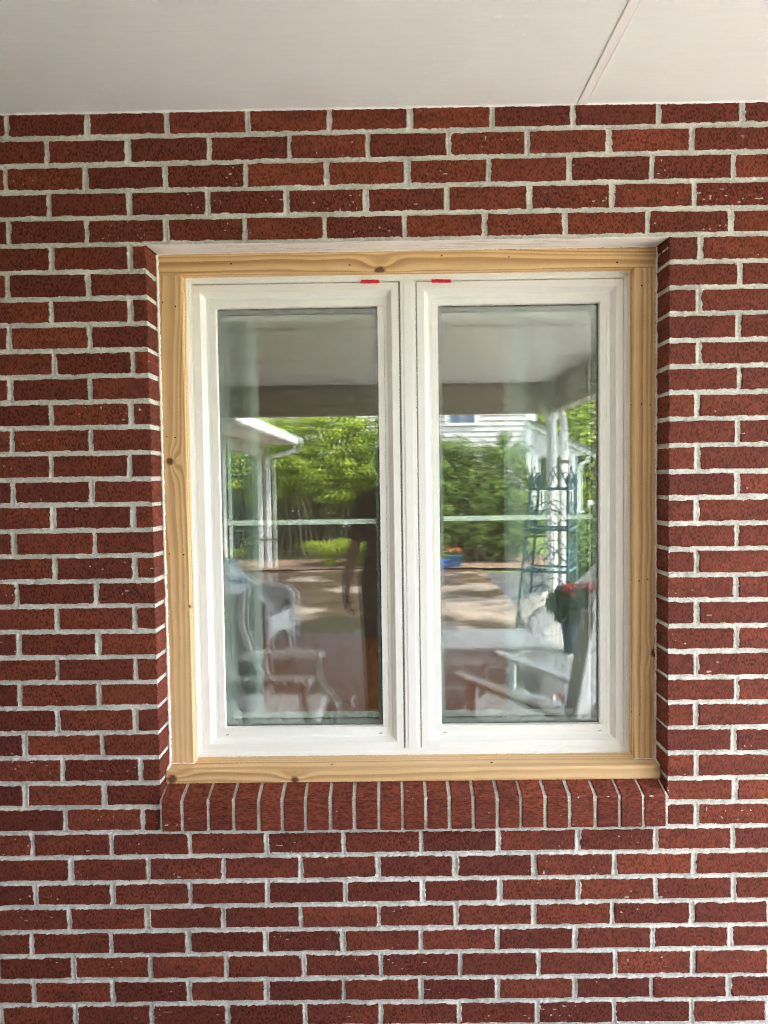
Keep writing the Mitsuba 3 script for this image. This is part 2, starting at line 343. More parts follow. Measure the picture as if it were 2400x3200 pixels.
def brick_mesh(k, x0, x1, r, jag=0.0011):
    """Front outline with a slightly uneven edge, chamfered; 0.1 m deep."""
    n = max(3, int((x1 - x0) / .014)); m = 5
    def z(x, s): return bedz(k, x) + .0062 if s < 0 else bedz(k - 1, x) - .0062
    b = [(x, z(x, -1)) for x in np.linspace(x0, x1, n + 1)]; t = [(x, z(x, 1)) for x in np.linspace(x1, x0, n + 1)]
    rt = [(x1, zz) for zz in np.linspace(z(x1, -1), z(x1, 1), m + 1)[1:-1]]; lf = [(x0, zz) for zz in np.linspace(z(x0, 1), z(x0, -1), m + 1)[1:-1]]
    o = np.array(b + rt + t + lf); c = o.mean(0)
    o[:, 0] += r.normal(0, jag, len(o)) * (0.0 if False else 1); o[:, 1] += r.normal(0, jag * .8, len(o))
    yf = r.normal(0, .0009); tx, tz = r.normal(0, .004), r.normal(0, .006)
    inner = c + (o - c) * np.array([1 - .0042 / (x1 - x0), 1 - .0044 / .056])
    def lift(q, y): return np.stack([q[:, 0], y + yf + tx * (q[:, 0] - c[0]) + tz * (q[:, 1] - c[1]), q[:, 1]], 1)
    n_ = len(o); V = np.vstack([lift(inner, 0), lift(o, .0022), lift(o, .097), lift(c[None], 0)])
    F = []
    for i in range(n_):
        j = (i + 1) % n_
        F += [[i, j, 3 * n_], [i + n_, j + n_, j], [i + n_, j, i], [i + 2 * n_, j + 2 * n_, j + n_], [i + 2 * n_, j + n_, i + n_]]
    return V, np.array(F)
def tone():
    u = r.random()
    return float(np.clip(r.normal(.62, .2), 0, 1) if u < .62 else np.clip(r.normal(.22, .13), 0, 1))
order = sorted(range(len(rects)), key=lambda i: max(0, abs((rects[i][1] + rects[i][2]) / 2 + .01) - 1.0) * 100 + rects[i][0] * 1e-3)
inview = [i for i in order if rects[i][1] < 1.02 and rects[i][2] > -1.06][:280]
tones = [tone() for _ in rects]
rest, rest_uv = MB(), []
for i, (k, x0, x1, _, _) in enumerate(rects):
    v, f = brick_mesh(k, x0, x1, r)
    uv = np.tile([tones[i], r.random() * .99], (len(v), 1))
    if i in inview: add(wall + '__brick', (v, f), 'brick_mat', uv=uv)
    else: rest.add(v, f); rest_uv.append(uv)
add(wall + '__brick_field', rest.mesh(), 'brick_mat', uv=np.vstack(rest_uv), kind='stuff')

# mortar: one uneven sheet, recessed in the joints and ragged where it meets the bricks
def vnoise(x, z, seed):
    rr = np.random.default_rng(seed); G = rr.random((256, 256))
    xi, zi = np.floor(x).astype(int), np.floor(z).astype(int); tx, tz = x - xi, z - zi
    tx, tz = tx * tx * (3 - 2 * tx), tz * tz * (3 - 2 * tz)
    g = lambda a, b: G[(xi + a) % 256, (zi + b) % 256]
    return (g(0, 0) * (1 - tx) + g(1, 0) * tx) * (1 - tz) + (g(0, 1) * (1 - tx) + g(1, 1) * tx) * tz
def mortar_grid(xs, zs, keepout):
    X, Z = np.meshgrid(xs, zs, indexing='ij')
    D = np.full(X.shape, 1e3)
    for k, x0, x1, _, _ in rects:
        if x1 < xs[0] - .02 or x0 > xs[-1] + .02: continue
        i0, i1 = np.searchsorted(xs, [x0 - .02, x1 + .02]); zl, zh = ROWS[k][0][0] / 1000 - .02, (ROWS[k - 1][0][1] / 1000 if k > 0 else 2.48) + .02
        j0, j1 = np.searchsorted(zs, [zl, zh])
        if i1 <= i0 or j1 <= j0: continue
        x, z = X[i0:i1, j0:j1], Z[i0:i1, j0:j1]
        lo, hi = bedz(k, x) + .0062, bedz(k - 1, x) - .0062
        dx = np.maximum(x0 - x, x - x1); dz = np.maximum(lo - z, z - hi)
        d = np.where((dx > 0) & (dz > 0), np.hypot(dx, dz), np.maximum(dx, dz))
        D[i0:i1, j0:j1] = np.minimum(D[i0:i1, j0:j1], d)
    n1 = vnoise(X * 190, Z * 190, 1) - .5; n2 = vnoise(X * 70, Z * 70, 2) - .5; n3 = vnoise(X * 16, Z * 16, 3) - .5
    s = np.clip(D / .0045, 0, 1)
    Y = .0004 + .0038 * s + .0026 * n1 + .0026 * n2 + .0022 * n3
    Y = np.where(D < 0, .0014 + np.clip(-D, 0, .01) * 1.15 + .0062 * n1 + .0040 * n2 + .003 * n3, Y)
    ok = D > -.0055
    for a, b, c, d in keepout: ok &= ~((X > a) & (X < b) & (Z > c) & (Z < d))
    nx, nz = X.shape
    q = ok[:-1, :-1] & ok[1:, :-1] & ok[:-1, 1:] & ok[1:, 1:]
    i, j = np.nonzero(q); a = i * nz + j
    F = np.stack([a, a + nz, a + nz + 1, a + 1], 1)
    V = np.stack([X, Y, Z], -1).reshape(-1, 3)
    used, inv = np.unique(F, return_inverse=True)
    return V[used], inv.reshape(F.shape)
SILL_TOP, SILL_BOT = .694, .588
mo = MB()
mo.add(*mortar_grid(np.arange(-1.10, 1.06, .0026), np.arange(-.02, 2.470, .0026), [(OL - .0005, OR + .0005, .58, 2.1315)]))
mo.add(*mortar_grid(np.arange(XL, -1.10, .008), np.arange(-.02, 2.470, .006), []))
mo.add(*mortar_grid(np.arange(1.06, XR, .008), np.arange(-.02, 2.470, .006), []))
for X0, sgn in ((OL, -1), (OR, 1)):                  # joints returning into the opening
    def rev(u, w, X0=X0, sgn=sgn):
        n = vnoise(u * 190 + 7, w * 190, 4) - .5
        return np.stack([X0 + sgn * (.0028 + .0022 * n), u, w], -1)
    mo.add(*surf(rev, np.linspace(.0015, .100, 30), np.arange(.66, 2.134, .004)))
add(wall + '__mortar', mo.mesh(), 'mortar_mat', 60)

# rowlock window sill of bricks on edge
SJ = [-.6205,-.561,-.492,-.424,-.358,-.295,-.233,-.167,-.104,-.039,.024,.086,.148,.211,.275,.337,.401,.466,.533,.598,.660,.7245]
sm = MB()
for a, b in zip(SJ[:-1], SJ[1:]):
    x0, x1 = a + r.uniform(.0036, .0052), b - r.uniform(.0036, .0052)
    dz, dy = r.normal(0, .0009), r.normal(0, .0009)
    prof = np.array([(-.016 + dy, .591 + dz), (-.0175 + dy, .594), (-.0165 + dy, .6715 + dz), (-.0135 + dy, .6768 + dz), (-.008 + dy, .6795 + dz), (.075, .7010 + dz), (.09, .600)])
    n = len(prof); xs = np.linspace(x0 + .0016, x1 - .0016, 6)
    V = [];
    c = prof.mean(0)
    for x, s in [(x0, .94)] + [(x, 1.0) for x in xs] + [(x1, .94)]:
        q = c + (prof - c) * s if s < 1 else prof + r.normal(0, .0003, prof.shape)
        V.append(np.stack([np.full(n, x), q[:, 0], q[:, 1]], 1))
    V = np.vstack(V); F = []
    for i in range(7):
        for j in range(n):
            k = (j + 1) % n; F += [[i * n + j, i * n + k, (i + 1) * n + k], [i * n + j, (i + 1) * n + k, (i + 1) * n + j]]
    for j in range(1, n - 1): F += [[0, j, j + 1], [7 * n, 7 * n + j + 1, 7 * n + j]]
    add(wall + '__window_sill__brick', (V, np.array(F)), 'brick_mat', 35, uv=None) if False else add(wall + '__window_sill__brick', (V, np.array(F)), 'brick_mat', uv=np.tile([np.clip(r.normal(.72, .12), 0, 1), 1.2 + r.random() * .7], (len(V), 1)))
def sillm(u, w):
    prof = np.array([(-.012, .590), (-.0130, .672), (-.0095, .6745), (.08, .698)])
    L = np.r_[0, np.cumsum(np.linalg.norm(np.diff(prof, axis=0), axis=1))]; s = w * L[-1]
    y, z = np.interp(s, L, prof[:, 0]), np.interp(s, L, prof[:, 1])
    n = (vnoise(u * 180, s * 180, 5) - .5) * .0040 + (vnoise(u * 60, s * 60, 6) - .5) * .003
    return np.stack([u, y - n, z + n * .6], -1)
add(wall + '__window_sill__mortar', surf(sillm, np.arange(OL + .0005, OR - .0005, .003), np.linspace(0, 1, 60)), 'mortar_mat', 60)
# mortar under the rowlock and beside it
def bedm(u, w):
    n = (vnoise(u * 170, w * 3000, 8) - .5) * .004
    return np.stack([u, .0005 - .002 * np.sin(w * 9) + n, .577 + .017 * w + n * .4], -1)
add(wall + '__window_sill__mortar', surf(bedm, np.arange(OL - .01, OR + .01, .003), np.linspace(0, 1, 7)), 'mortar_mat', 60)

# steel lintel, painted white, and the dark bed joint above it
def lint(u, w):
    z = np.where(w < .5, 2.1342 - .0040 * w * 2, 2.1302 + .0024 * (w - .5) * 2 + (vnoise(u * 160, w * 4 + u * 40, 9) - .5) * .0024 * (w > .9))
    y = np.where(w < .5, .090 - .091 * w * 2, -.001)
    return np.stack([u, y, z], -1)
add(wall + '__lintel', surf(lint, np.arange(OL + .0015, OR - .0015, .003), np.array([0, .1, .2, .3, .4, .49, .5, .52, .7, .9, 1.0])), 'lintel_paint', label='white painted steel lintel over the window opening')

# ------------------------------------------------------------------ window
win = thing('window', 'white double casement window with new bare pine casing set in the brick wall', 'window')
def board(name, x0, x1, y0, y1, z0, z1, m, b=.0025): return add(f'{win}__{name}', MB().box(x0, x1, y0, y1, z0, z1, b).mesh(), m)
board('casing_head', -.6185, .7265, .085, .1240, 2.0795, 2.1338, 'pine_head')
def jamb(name, x0, x1, m):
    v, f = bevel_box(x0, x1, .085, .1240, .7345, 2.0788, .0025)
    return add(f'{win}__{name}', (v, f), m)
jamb('casing_jamb', -.6185, -.5535, 'pine_left'); jamb('casing_jamb', .6670, .7265, 'pine_right')
sp = np.array([(.047, .6948), (.047, .7282), (.0495, .7305), (.127, .7402), (.127, .70), (.06, .6948)])
n = len(sp); xs = [OL + .0008, OL + .003, OR - .003, OR - .0008]; V = []
for i, x in enumerate(xs):
    q = sp if i in (1, 2) else sp.mean(0) + (sp - sp.mean(0)) * np.array([.97, .92]); V.append(np.stack([np.full(n, x), q[:, 0], q[:, 1]], 1))
F = []
for i in range(3):
    for j in range(n):
        k = (j + 1) % n; F += [[i * n + j, i * n + k, (i + 1) * n + k], [i * n + j, (i + 1) * n + k, (i + 1) * n + j]]
for j in range(1, n - 1): F += [[0, j, j + 1], [3 * n, 3 * n + j + 1, 3 * n + j]]
add(f'{win}__sill_board', (np.vstack(V), np.array(F)), 'pine_sill')

def member(side, rect, prof):
    """One mitred side of a frame: prof = (inset, y) points, inset measured inward from rect (x0, x1, z0, z1)."""
    x0, x1, z0, z1 = rect; A, B = [], []
    for d, y in prof:
        if side == 'top': A.append((x0 + d, y, z1 - d)); B.append((x1 - d, y, z1 - d))
        if side == 'bottom': A.append((x1 - d, y, z0 + d)); B.append((x0 + d, y, z0 + d))
        if side == 'left': A.append((x0 + d, y, z0 + d)); B.append((x0 + d, y, z1 - d))
        if side == 'right': A.append((x1 - d, y, z1 - d)); B.append((x1 - d, y, z0 + d))
    n = len(prof); V = np.array(A + B); F = [[i, i + 1, i + 1 + n, i + n] for i in range(n - 1)]
    return V, np.array(F)
def frame(key, rect, prof, m, names=('rail', 'stile'), gap=.0004):
    for side in ('top', 'bottom', 'left', 'right'):
        v, f = member(side, rect, prof)
        a = 0 if side in ('top', 'bottom') else 2                  # hairline at the mitres
        mid = v[:, a].mean(); v[:, a] -= np.sign(v[:, a] - mid) * gap
        add(f'{key}__{names[0] if a == 0 else names[1]}', (v, f), m)
FR = (-.5545, .6690, .7390, 2.0805)
# outer frame: flange, then the channel the sashes close against
fr = f'{win}__frame'
frame(fr, FR, [(0, .20), (0, .125), (.0090, .125), (.0090, .1285), (.0165, .1285), (.0165, .20)], 'vinyl', gap=.0002)
board('mullion', .0362, .0788, .1275, .20, .7557, 2.0640, 'vinyl', .0012)
board('mullion', .0455, .0690, .1255, .1274, .7557, 2.0640, 'vinyl', .0008)
SASH = [(-.5370, .0318, .7535, 2.0610), (.0830, .6515, .7535, 2.0610)]
SP = [(0, .190), (0, .1305), (.0195, .1305), (.0315, .1490), (.0402, .1490), (.0402, .165)]
TILT = .0041
for si, (x0, x1, z0, z1) in enumerate(SASH):
    s = f'{win}__sash' if si == 0 else f'{win}__sash_001'
    labels[s] = {'label': ('left' if si == 0 else 'right') + ' sash of the white window'}
    frame(s, (x0, x1, z0, z1), SP, 'vinyl', gap=.0003)
    # grey weatherstrip in the gap behind the sash edge
    frame(s, (x0 - .0062, x1 + .0062, z0 - .0062, z1 + .0062), [(0, .138), (.006, .138), (.0065, .1375)], 'strip_mat', ('weatherstrip', 'weatherstrip'))
    i0, i1 = .0408, .0585
    bx = (x0, x1, z0, z1)
    for nm, (a, b, c, d) in (('t', (x0 + i0, x1 - i0, z1 - i1, z1 - i0)), ('b', (x0 + i0, x1 - i0, z0 + i0, z0 + i1)),
                             ('l', (x0 + i0, x0 + i1, z0 + i1 + .0006, z1 - i1 - .0006)), ('r', (x1 - i1, x1 - i0, z0 + i1 + .0006, z1 - i1 - .0006))):
        add(f'{s}__glazing_bead', MB().box(a, b, .1486, .1685, c, d).mesh(), 'vinyl')
    gx0, gx1, gz0, gz1 = x0 + i1 - .003, x1 - i1 + .003, z0 + i1 - .003, z1 - i1 + .003
    def sheet(y, tilt, c=(gx0, gx1, gz0, gz1)):
        a, b, lo, hi = c; m_ = (a + b) / 2
        return np.array([[a, y + tilt * (a - m_), lo], [b, y + tilt * (b - m_), lo], [b, y + tilt * (b - m_), hi], [a, y + tilt * (a - m_), hi]]), np.array([[0, 1, 2], [0, 2, 3]])
    add(f'{s}__pane', sheet(.170, 0), 'pane_outer'); add(f'{s}__pane', sheet(.190, -TILT if si == 0 else -TILT * .5), 'pane_inner')
    frame(s, (gx0, gx1, gz0, gz1), [(0, .1715), (.0062, .1715), (.0066, .172), (.0066, .1735)], 'seal_mat', ('seal', 'seal'), 0)
    frame(s, (gx0 + .0066, gx1 - .0066, gz0 + .0066, gz1 - .0066), [(0, .1735), (.003, .1735), (.0034, .176), (.0072, .1762), (.0076, .1738), (.0085, .1738), (.0085, .1865)], 'spacer_mat', ('spacer', 'spacer'), 0)
    frame(s, (gx0 + .0125, gx1 - .0125, gz0 + .0125, gz1 - .0125), [(0, .1930), (.004, .1930), (.004, .194)], 'seal_mat', ('seal', 'seal'), 0)
    zc = 1.3985 if si == 0 else 1.4035
    g = MB().box(gx0 + .0146, gx1 - .0146, .1765, .1825, zc - .0072, zc + .0072, .0012); g.box(gx0 + .0146, gx1 - .0146, .1757, .1764, zc + .0028, zc + .0040)
    add(f'{s}__grille_bar', g.mesh(), 'grille_mat')
    for wx in ((x0 + .0640, x1 - .0650) if si == 0 else (x0 + .0660, x1 - .0620)):
        add(f'{s}__weep_slot', MB().box(wx - .0042, wx + .0042, .1484, .1489, z0 + .0385, z0 + .0403).mesh(), 'slot_mat')
# frame lining behind the panes, towards the room
for a in (('head_lining', -.556, .670, .2005, .335, 2.0, 2.0805), ('sill_lining', -.556, .670, .2005, .335, .739, .80)): board(*a, 'vinyl', .002)
for x0, x1 in ((-.556, -.494), (.608, .670), (.013, .102)): board('side_lining', x0, x1, .2005, .335 if x0 != .013 else .235, .8005, 1.9995, 'vinyl', .002)
# caulk beads
def bead(pts, rad, seed, key='caulk_bead'):
    pts = np.asarray(pts, float); L = np.linalg.norm(np.diff(pts, axis=0), axis=1).sum(); n = int(L / .006) + 2
    t = np.r_[0, np.cumsum(np.linalg.norm(np.diff(pts, axis=0), axis=1))] / L; u = np.linspace(0, 1, n)
    q = np.stack([np.interp(u, t, pts[:, i]) for i in range(3)], 1); rr = np.random.default_rng(seed)
    q += rr.normal(0, .0004, q.shape)
    return MB().tube(q, rad * (1 + .22 * rr.normal(0, 1, n).clip(-2, 2)), 7).mesh()
for i, (pts, rad) in enumerate([([(OL + .002, .084, .737), (OL + .002, .084, 2.131)], .0042), ([(OR - .001, .085, .737), (OR - .001, .085, 2.131)], .0032),
        ([(OL + .004, .084, 2.1338), (OR - .004, .084, 2.1338)], .0020), ([(-.5530, .1242, .742), (-.5530, .1242, 2.079)], .0036), ([(.6672, .1242, .742), (.6672, .1242, 2.079)], .0030),
        ([(-.553, .1242, 2.0800), (.667, .1242, 2.0800)], .0028), ([(-.553, .1242, .7402), (.667, .1242, .7402)], .0032),
        ([(-.6185, .085, .7352), (-.5535, .085, .7352), (-.5535, .122, .7400)], .0020), ([(.667, .122, .7400), (.667, .085, .7352), (.7265, .085, .7352)], .0020),
        ([(OL + .003, .050, .7310), (OL + .002, .084, .7360)], .003), ([(OR - .003, .050, .7310), (OR - .002, .084, .7360)], .003)]):
    add(f'{win}__caulk_bead', bead(pts, rad, 40 + i), 'caulk_mat', 50)
# red tags folded over the frame
for key, lab, pts in (('red_tag', 'short red tag hanging at the top of the left sash', (-.0705, -.0200, 2.0668, 2.0668)), ('red_tag', 'short red tag hanging at the top of the right sash, slightly tilted', (.1240, .1765, 2.0660, 2.0648))):
    x0, x1, za, zb = pts; m = MB()
    def tag(u, w, x0=x0, x1=x1, za=za, zb=zb):
        x = x0 + (x1 - x0) * u; y = .1243 - .0012 * np.sin(w * 3.0) - .001 * w; z = za + (zb - za) * u - .0098 * w
        return np.stack([x, y, z], -1)
    v, f = surf(tag, np.linspace(0, 1, 9), np.linspace(0, 1, 5)); n = len(v)
    v2 = v.copy(); v2[:, 1] -= .0008
    m.add(v, f); m.add(v2, f[:, ::-1])
    edge = list(range(0, n, 5)) + list(range(n - 5 + 1, n)) + list(range(n - 6, -1, -5)) + [3, 2, 1]
    E2 = [[a, b, b + n, a + n] for a, b in zip(edge, edge[1:] + edge[:1])]
    m.add(np.vstack([v, v2]), np.array(E2))
    add(key, m.mesh(), 'red_plastic', label=lab, cat='tag', group='red tags at the window head')
add('porch_ceiling__caulk_bead', bead([(-1.6, -.0015, CZ - .0004), (1.6, -.0015, CZ - .0004)], .0034, 77), 'white_paint', 50)

# ------------------------------------------------------------------ the house round the porch
HX0, HX1 = -3.16, 2.42
rm = MB()                                                     # room behind the window
room_w = thing('room_wall', 'dark brown room walls behind the window panes', 'wall')
add(room_w + '__side', MB().box(OL - .02 - 2.5, -.558, .20, .335, 0, 2.5).mesh(), 'room_paint')
add(room_w + '__side', MB().box(.672, HX1, .20, .335, 0, 2.5).mesh(), 'room_paint')
add(room_w + '__side', MB().box(-.557, .671, .20, .334, 0, .738).mesh(), 'room_paint')
add(room_w + '__side', MB().box(-.557, .671, .20, .334, 2.0815, 2.5).mesh(), 'room_paint')
add(room_w + '__back', MB().box(HX0, HX1, 5.0, 5.12, 0, 2.5).mesh(), 'room_paint')
rw = MB(); rw.box(HX1 - .02, HX1 + .1, .0, 1.8, 0, 2.5); rw.box(HX1 - .02, HX1 + .1, 3.4, 5.1, 0, 2.5); rw.box(HX1 - .02, HX1 + .1, 1.8, 3.4, 0, .9); rw.box(HX1 - .02, HX1 + .1, 1.8, 3.4, 2.1, 2.5)
add(room_w + '__right', rw.mesh(), 'room_paint')  # opening in this wall added out of view to brighten the room
lw = MB(); lw.box(HX0 - .1, HX0 + .02, .0, 1.2, 0, 2.5); lw.box(HX0 - .1, HX0 + .02, 4.0, 5.1, 0, 2.5); lw.box(HX0 - .1, HX0 + .02, 1.2, 4.0, 0, .6); lw.box(HX0 - .1, HX0 + .02, 1.2, 4.0, 2.2, 2.5)
add(room_w + '__left', lw.mesh(), 'room_paint')  # unseen opening here added to let sky light onto the floor
add('room_ceiling', MB().box(HX0, HX1, .1, 5.1, 2.5, 2.56).mesh(), 'room_ceiling', kind='structure')
add('wood_floor', MB().box(HX0, HX1, .3, 5.1, -.05, .006).mesh(), 'slot_mat', kind='structure')
rf = np.random.default_rng(5)
plk, puv = MB(), []
x = -2.4
while x < 2.3:
    w = .083; y = .33
    while y < 4.98:
        L = rf.uniform(.7, 1.6); y1 = min(y + L, 4.99)
        v, f = bevel_box(x + .0006, x + w - .0006, y + .0006, y1 - .0006, .004, .030, .0016)
        uv = np.tile([rf.random(), rf.random()], (len(v), 1))
        if -1.0 < x < 1.05 and y1 > 1.8 and y < 4.2: add('wood_floor__plank', (v, f), 'oak_floor', uv=uv)
        else: plk.add(v, f); puv.append(uv)
        y = y1
    x += w
add('wood_floor__plank_field', plk.mesh(), 'oak_floor', uv=np.vstack(puv), kind='stuff')

def curtain(x0, x1, y, folds, seed, label):
    rr = np.random.default_rng(seed); ph = rr.uniform(0, 6, 3)
    def fn(u, w):
        a = u * folds * 2 * math.pi
        xx = x0 + (x1 - x0) * u + .006 * np.sin(a * 2 + ph[0]); d = .036 * np.sin(a + ph[1] + .3 * w) + .010 * np.sin(a * 2.3 + ph[2])
        return np.stack([xx + .004 * (1 - w) * np.sin(w * 3 + ph[0]), y + d, .06 + 2.12 * w], -1)
    us, ws = np.linspace(0, 1, 90), np.linspace(0, 1, 16)
    v, f = surf(fn, us, ws); m = MB(); m.add(v, f); v2 = v.copy(); v2[:, 1] += .0025; m.add(v2, f[:, ::-1])
    c = thing('curtain', label, 'curtain', 'curtains inside the window')
    add(c + '__fabric', m.mesh(), 'curtain_mat', 60)
    h = MB()
    for e in (0, 1):
        t = fn(np.full(40, float(e)), np.linspace(0, 1, 40)); h.tube(t + np.array([0, .001, 0]), .004, 6)
    add(c + '__hem', h.mesh(), 'curtain_mat', 60)
curtain(-.66, -.405, .385, 3.1, 1, 'grey green curtain hanging inside at the left edge of the left pane')
curtain(.362, .605, .385, 2.6, 2, 'grey green curtain hanging inside behind the right part of the right pane')
# small ornament left lying on the floor inside
toy = thing('ornament', 'small pink and white ornament lying on the wooden floor inside', 'ornament')
v, f = lathe([(0, .012), (.011, .012), (.014, .008), (.014, -.010), (.012, -.014), (0, -.014)], 20)
add(toy + '__knob', (v + np.array([-.355, 2.86, .047]), f), 'toy_white', 40)
add(toy + '__stem', tube([(-.345, 2.86, .050), (-.318, 2.865, .066), (-.285, 2.87, .072)], .006, 8), 'toy_dark', True)
ax = np.array([.72, -.55, -.10]); ax /= np.linalg.norm(ax); bx = np.cross(ax, [0, 0, 1]); bx /= np.linalg.norm(bx); cx = np.cross(bx, ax)
def horn(prof, wav=0):
    v, f = lathe(prof, 32); a = np.arctan2(v[:, 1], v[:, 0]); s = 1 + wav * np.sin(a * 9)
    return np.array([-.262, 2.868, .068]) + (v[:, :1] * bx * .62 + v[:, 1:2] * cx) * s[:, None] + v[:, 2:] * ax, f
add(toy + '__horn', horn([(.012, -.03), (.020, -.015), (.034, .004), (.040, .014)]), 'toy_dark', 40)
add(toy + '__rim', horn([(.034, .012), (.042, .012), (.046, .018), (.044, .026), (.034, .026), (.026, .018)], .05), 'shell_pink', 40)
add(toy + '__hollow', horn([(.027, .018), (.018, .010), (0, .004)]), 'toy_white', 40)

# porch beams, post and roof
pb = thing('porch_roof', 'beige porch beams and roof with white gutter over the porch edge', 'roof')
add(pb + '__beam', MB().box(-3.1, 1.72, -5.40, -5.28, 2.165, 2.52, .004).mesh(), 'beam_paint')
add(pb + '__beam', MB().box(1.62, 1.74, -5.275, -.002, 2.165, 2.52, .004).mesh(), 'beam_paint')
add(pb + '__roof', MB().box(-3.6, 2.15, -5.75, .0, 2.53, 2.62).mesh(), 'shingle')
rv = np.array([[-3.6, .0, 2.56], [2.6, .0, 2.56], [2.6, 5.5, 2.56], [-3.6, 5.5, 2.56], [-3.6, 2.75, 4.0], [2.6, 2.75, 4.0]])
add(pb + '__roof', (rv, np.array([[0, 1, 5], [0, 5, 4], [3, 4, 5], [3, 5, 2], [0, 4, 3], [1, 2, 5], [0, 3, 2], [0, 2, 1]])), 'shingle')
add(pb + '__soffit', MB().box(-3.6, 2.12, -5.72, -5.41, 2.46, 2.50).mesh(), 'far_white')
add(pb + '__soffit', MB().box(1.75, 2.12, -5.405, -.002, 2.46, 2.50).mesh(), 'far_white')
add(pb + '__gutter', MB().box(-3.6, 2.2, -5.86, -5.75, 2.50, 2.61, .015).mesh(), 'far_white')
add(pb + '__gutter', MB().box(2.16, 2.27, -5.74, -.002, 2.50, 2.61, .015).mesh(), 'far_white')
pp = thing('porch_post', 'round pale porch post standing at the far right corner', 'post')
v, f = lathe([(0, 0), (.075, 0), (.075, .05), (.054, .07), (.050, 2.09), (.068, 2.11), (.068, 2.163), (0, 2.163)], 28, (1.655, -5.34, 0)); add(pp + '__shaft', (v, f), 'post_paint', 40)
pd = thing('downspout', 'pale downspout with strap beside the porch post', 'pipe')
add(pd + '__pipe', MB().box(1.79, 1.87, -5.58, -5.51, -.1, 2.0, .012).mesh(), 'post_paint')
add(pd + '__elbow', tube([(1.83, -5.545, 2.0), (1.83, -5.57, 2.1), (1.83, -5.74, 2.3), (1.83, -5.79, 2.42), (1.83, -5.80, 2.5)], .036, 10), 'post_paint', 40)
add(pd + '__strap', MB().box(1.70, 1.875, -5.585, -5.505, 1.66, 1.69).mesh(), 'steel_grey')
"""added left wall, out of view, darkens the left end"""
lwall = thing('side_wall', 'added brick side wall, out of view, shading the left end of the porch', 'wall')
add(lwall + '__face', MB().box(-3.3, -3.17, -5.2, -.0, -.15, 2.52).mesh(), 'brick_mat', uv=np.tile([.5, .5], (8, 1)))  # out-of-view wall added to shade the left of the porch

# carport wing on the left with gutter and posts
cp = thing('carport', 'low carport roof with white gutter on the left side of the yard', 'carport')
add(cp + '__roof', MB().box(-6.5, -1.80, -11.5, -5.9, 2.24, 2.32).mesh(), 'shingle')
add(cp + '__soffit', MB().box(-6.45, -1.84, -11.45, -5.9, 2.17, 2.23).mesh(), 'far_white')
add(cp + '__gutter', MB().box(-1.79, -1.68, -11.55, -5.9, 2.16, 2.29, .02).mesh(), 'far_white')
add(cp + '__beam', MB().box(-2.42, -2.30, -11.42, -5.9, 1.97, 2.168).mesh(), 'beam_paint')
add(cp + '__downspout', tube([(-1.74, -11.45, 2.15), (-1.76, -11.44, 2.06), (-1.95, -11.42, 2.0), (-2.18, -11.4, 1.95), (-2.22, -11.4, 1.85), (-2.22, -11.4, -.1)], .042, 10), 'far_white', 40)
for x, y in ((-2.37, -11.36), (-2.36, -8.25)):
    v, f = lathe([(0, -.13), (.044, -.13), (.044, 1.97), (0, 1.97)], 16, (x, y, 0)); add(cp + '__post', (v, f), 'far_white', 40)
st = MB()
for z in (.42,):
    v, f = lathe([(.053, z), (.062, z), (.062, z + .03), (.053, z + .03)], 16, (-2.22, -11.4, 0)); st.add(v, f)
    v, f = lathe([(.057, z), (.064, z), (.064, z + .03), (.057, z + .03)], 16, (-2.37, -11.36, 0)); st.add(v, f)
add(cp + '__strap', st.mesh(), 'steel_grey')

# ------------------------------------------------------------------ ground
add('lawn', MB().box(-140, 140, -200, 120, -.5, -.150).mesh(), 'lawn_mat', kind='structure')
add('driveway', surf(lambda u, w: np.stack([u, w, -.128 + .004 * np.sin(u * 2.1) * np.sin(w * 1.3)], -1), np.linspace(-9, 1.6, 40), np.linspace(-11.35, -5.02, 30)), 'drive_mat', True, kind='structure')
add('path', MB().box(1.605, 3.4, -10.6, -5.0, -.149, -.134).mesh(), 'asphalt_mat', kind='structure')
add('patio', MB().box(1.86, 6.5, -4.99, 4.0, -.149, -.120, .004).mesh(), 'bounce_patio_mat', kind='structure')  # unseen pale slab, added to bounce light onto the lower right wall
rg = np.random.default_rng(3)
mv, mf = surf(lambda u, w: np.stack([u, -10.7 - .25 * np.sin(u * .8) - (.65 - .35 * (u > 1)) + w * -1.9 + .65 * (1 - w) * np.clip(u * .3 - .1, 0, 1.2), -.115 + .03 * vnoise(u * 9 + 40, w * 9, 3)], -1), np.linspace(-8, 5, 80), np.linspace(0, 1, 14))
add('mulch_bed', (mv, mf), 'mulch_mat', True, kind='structure')

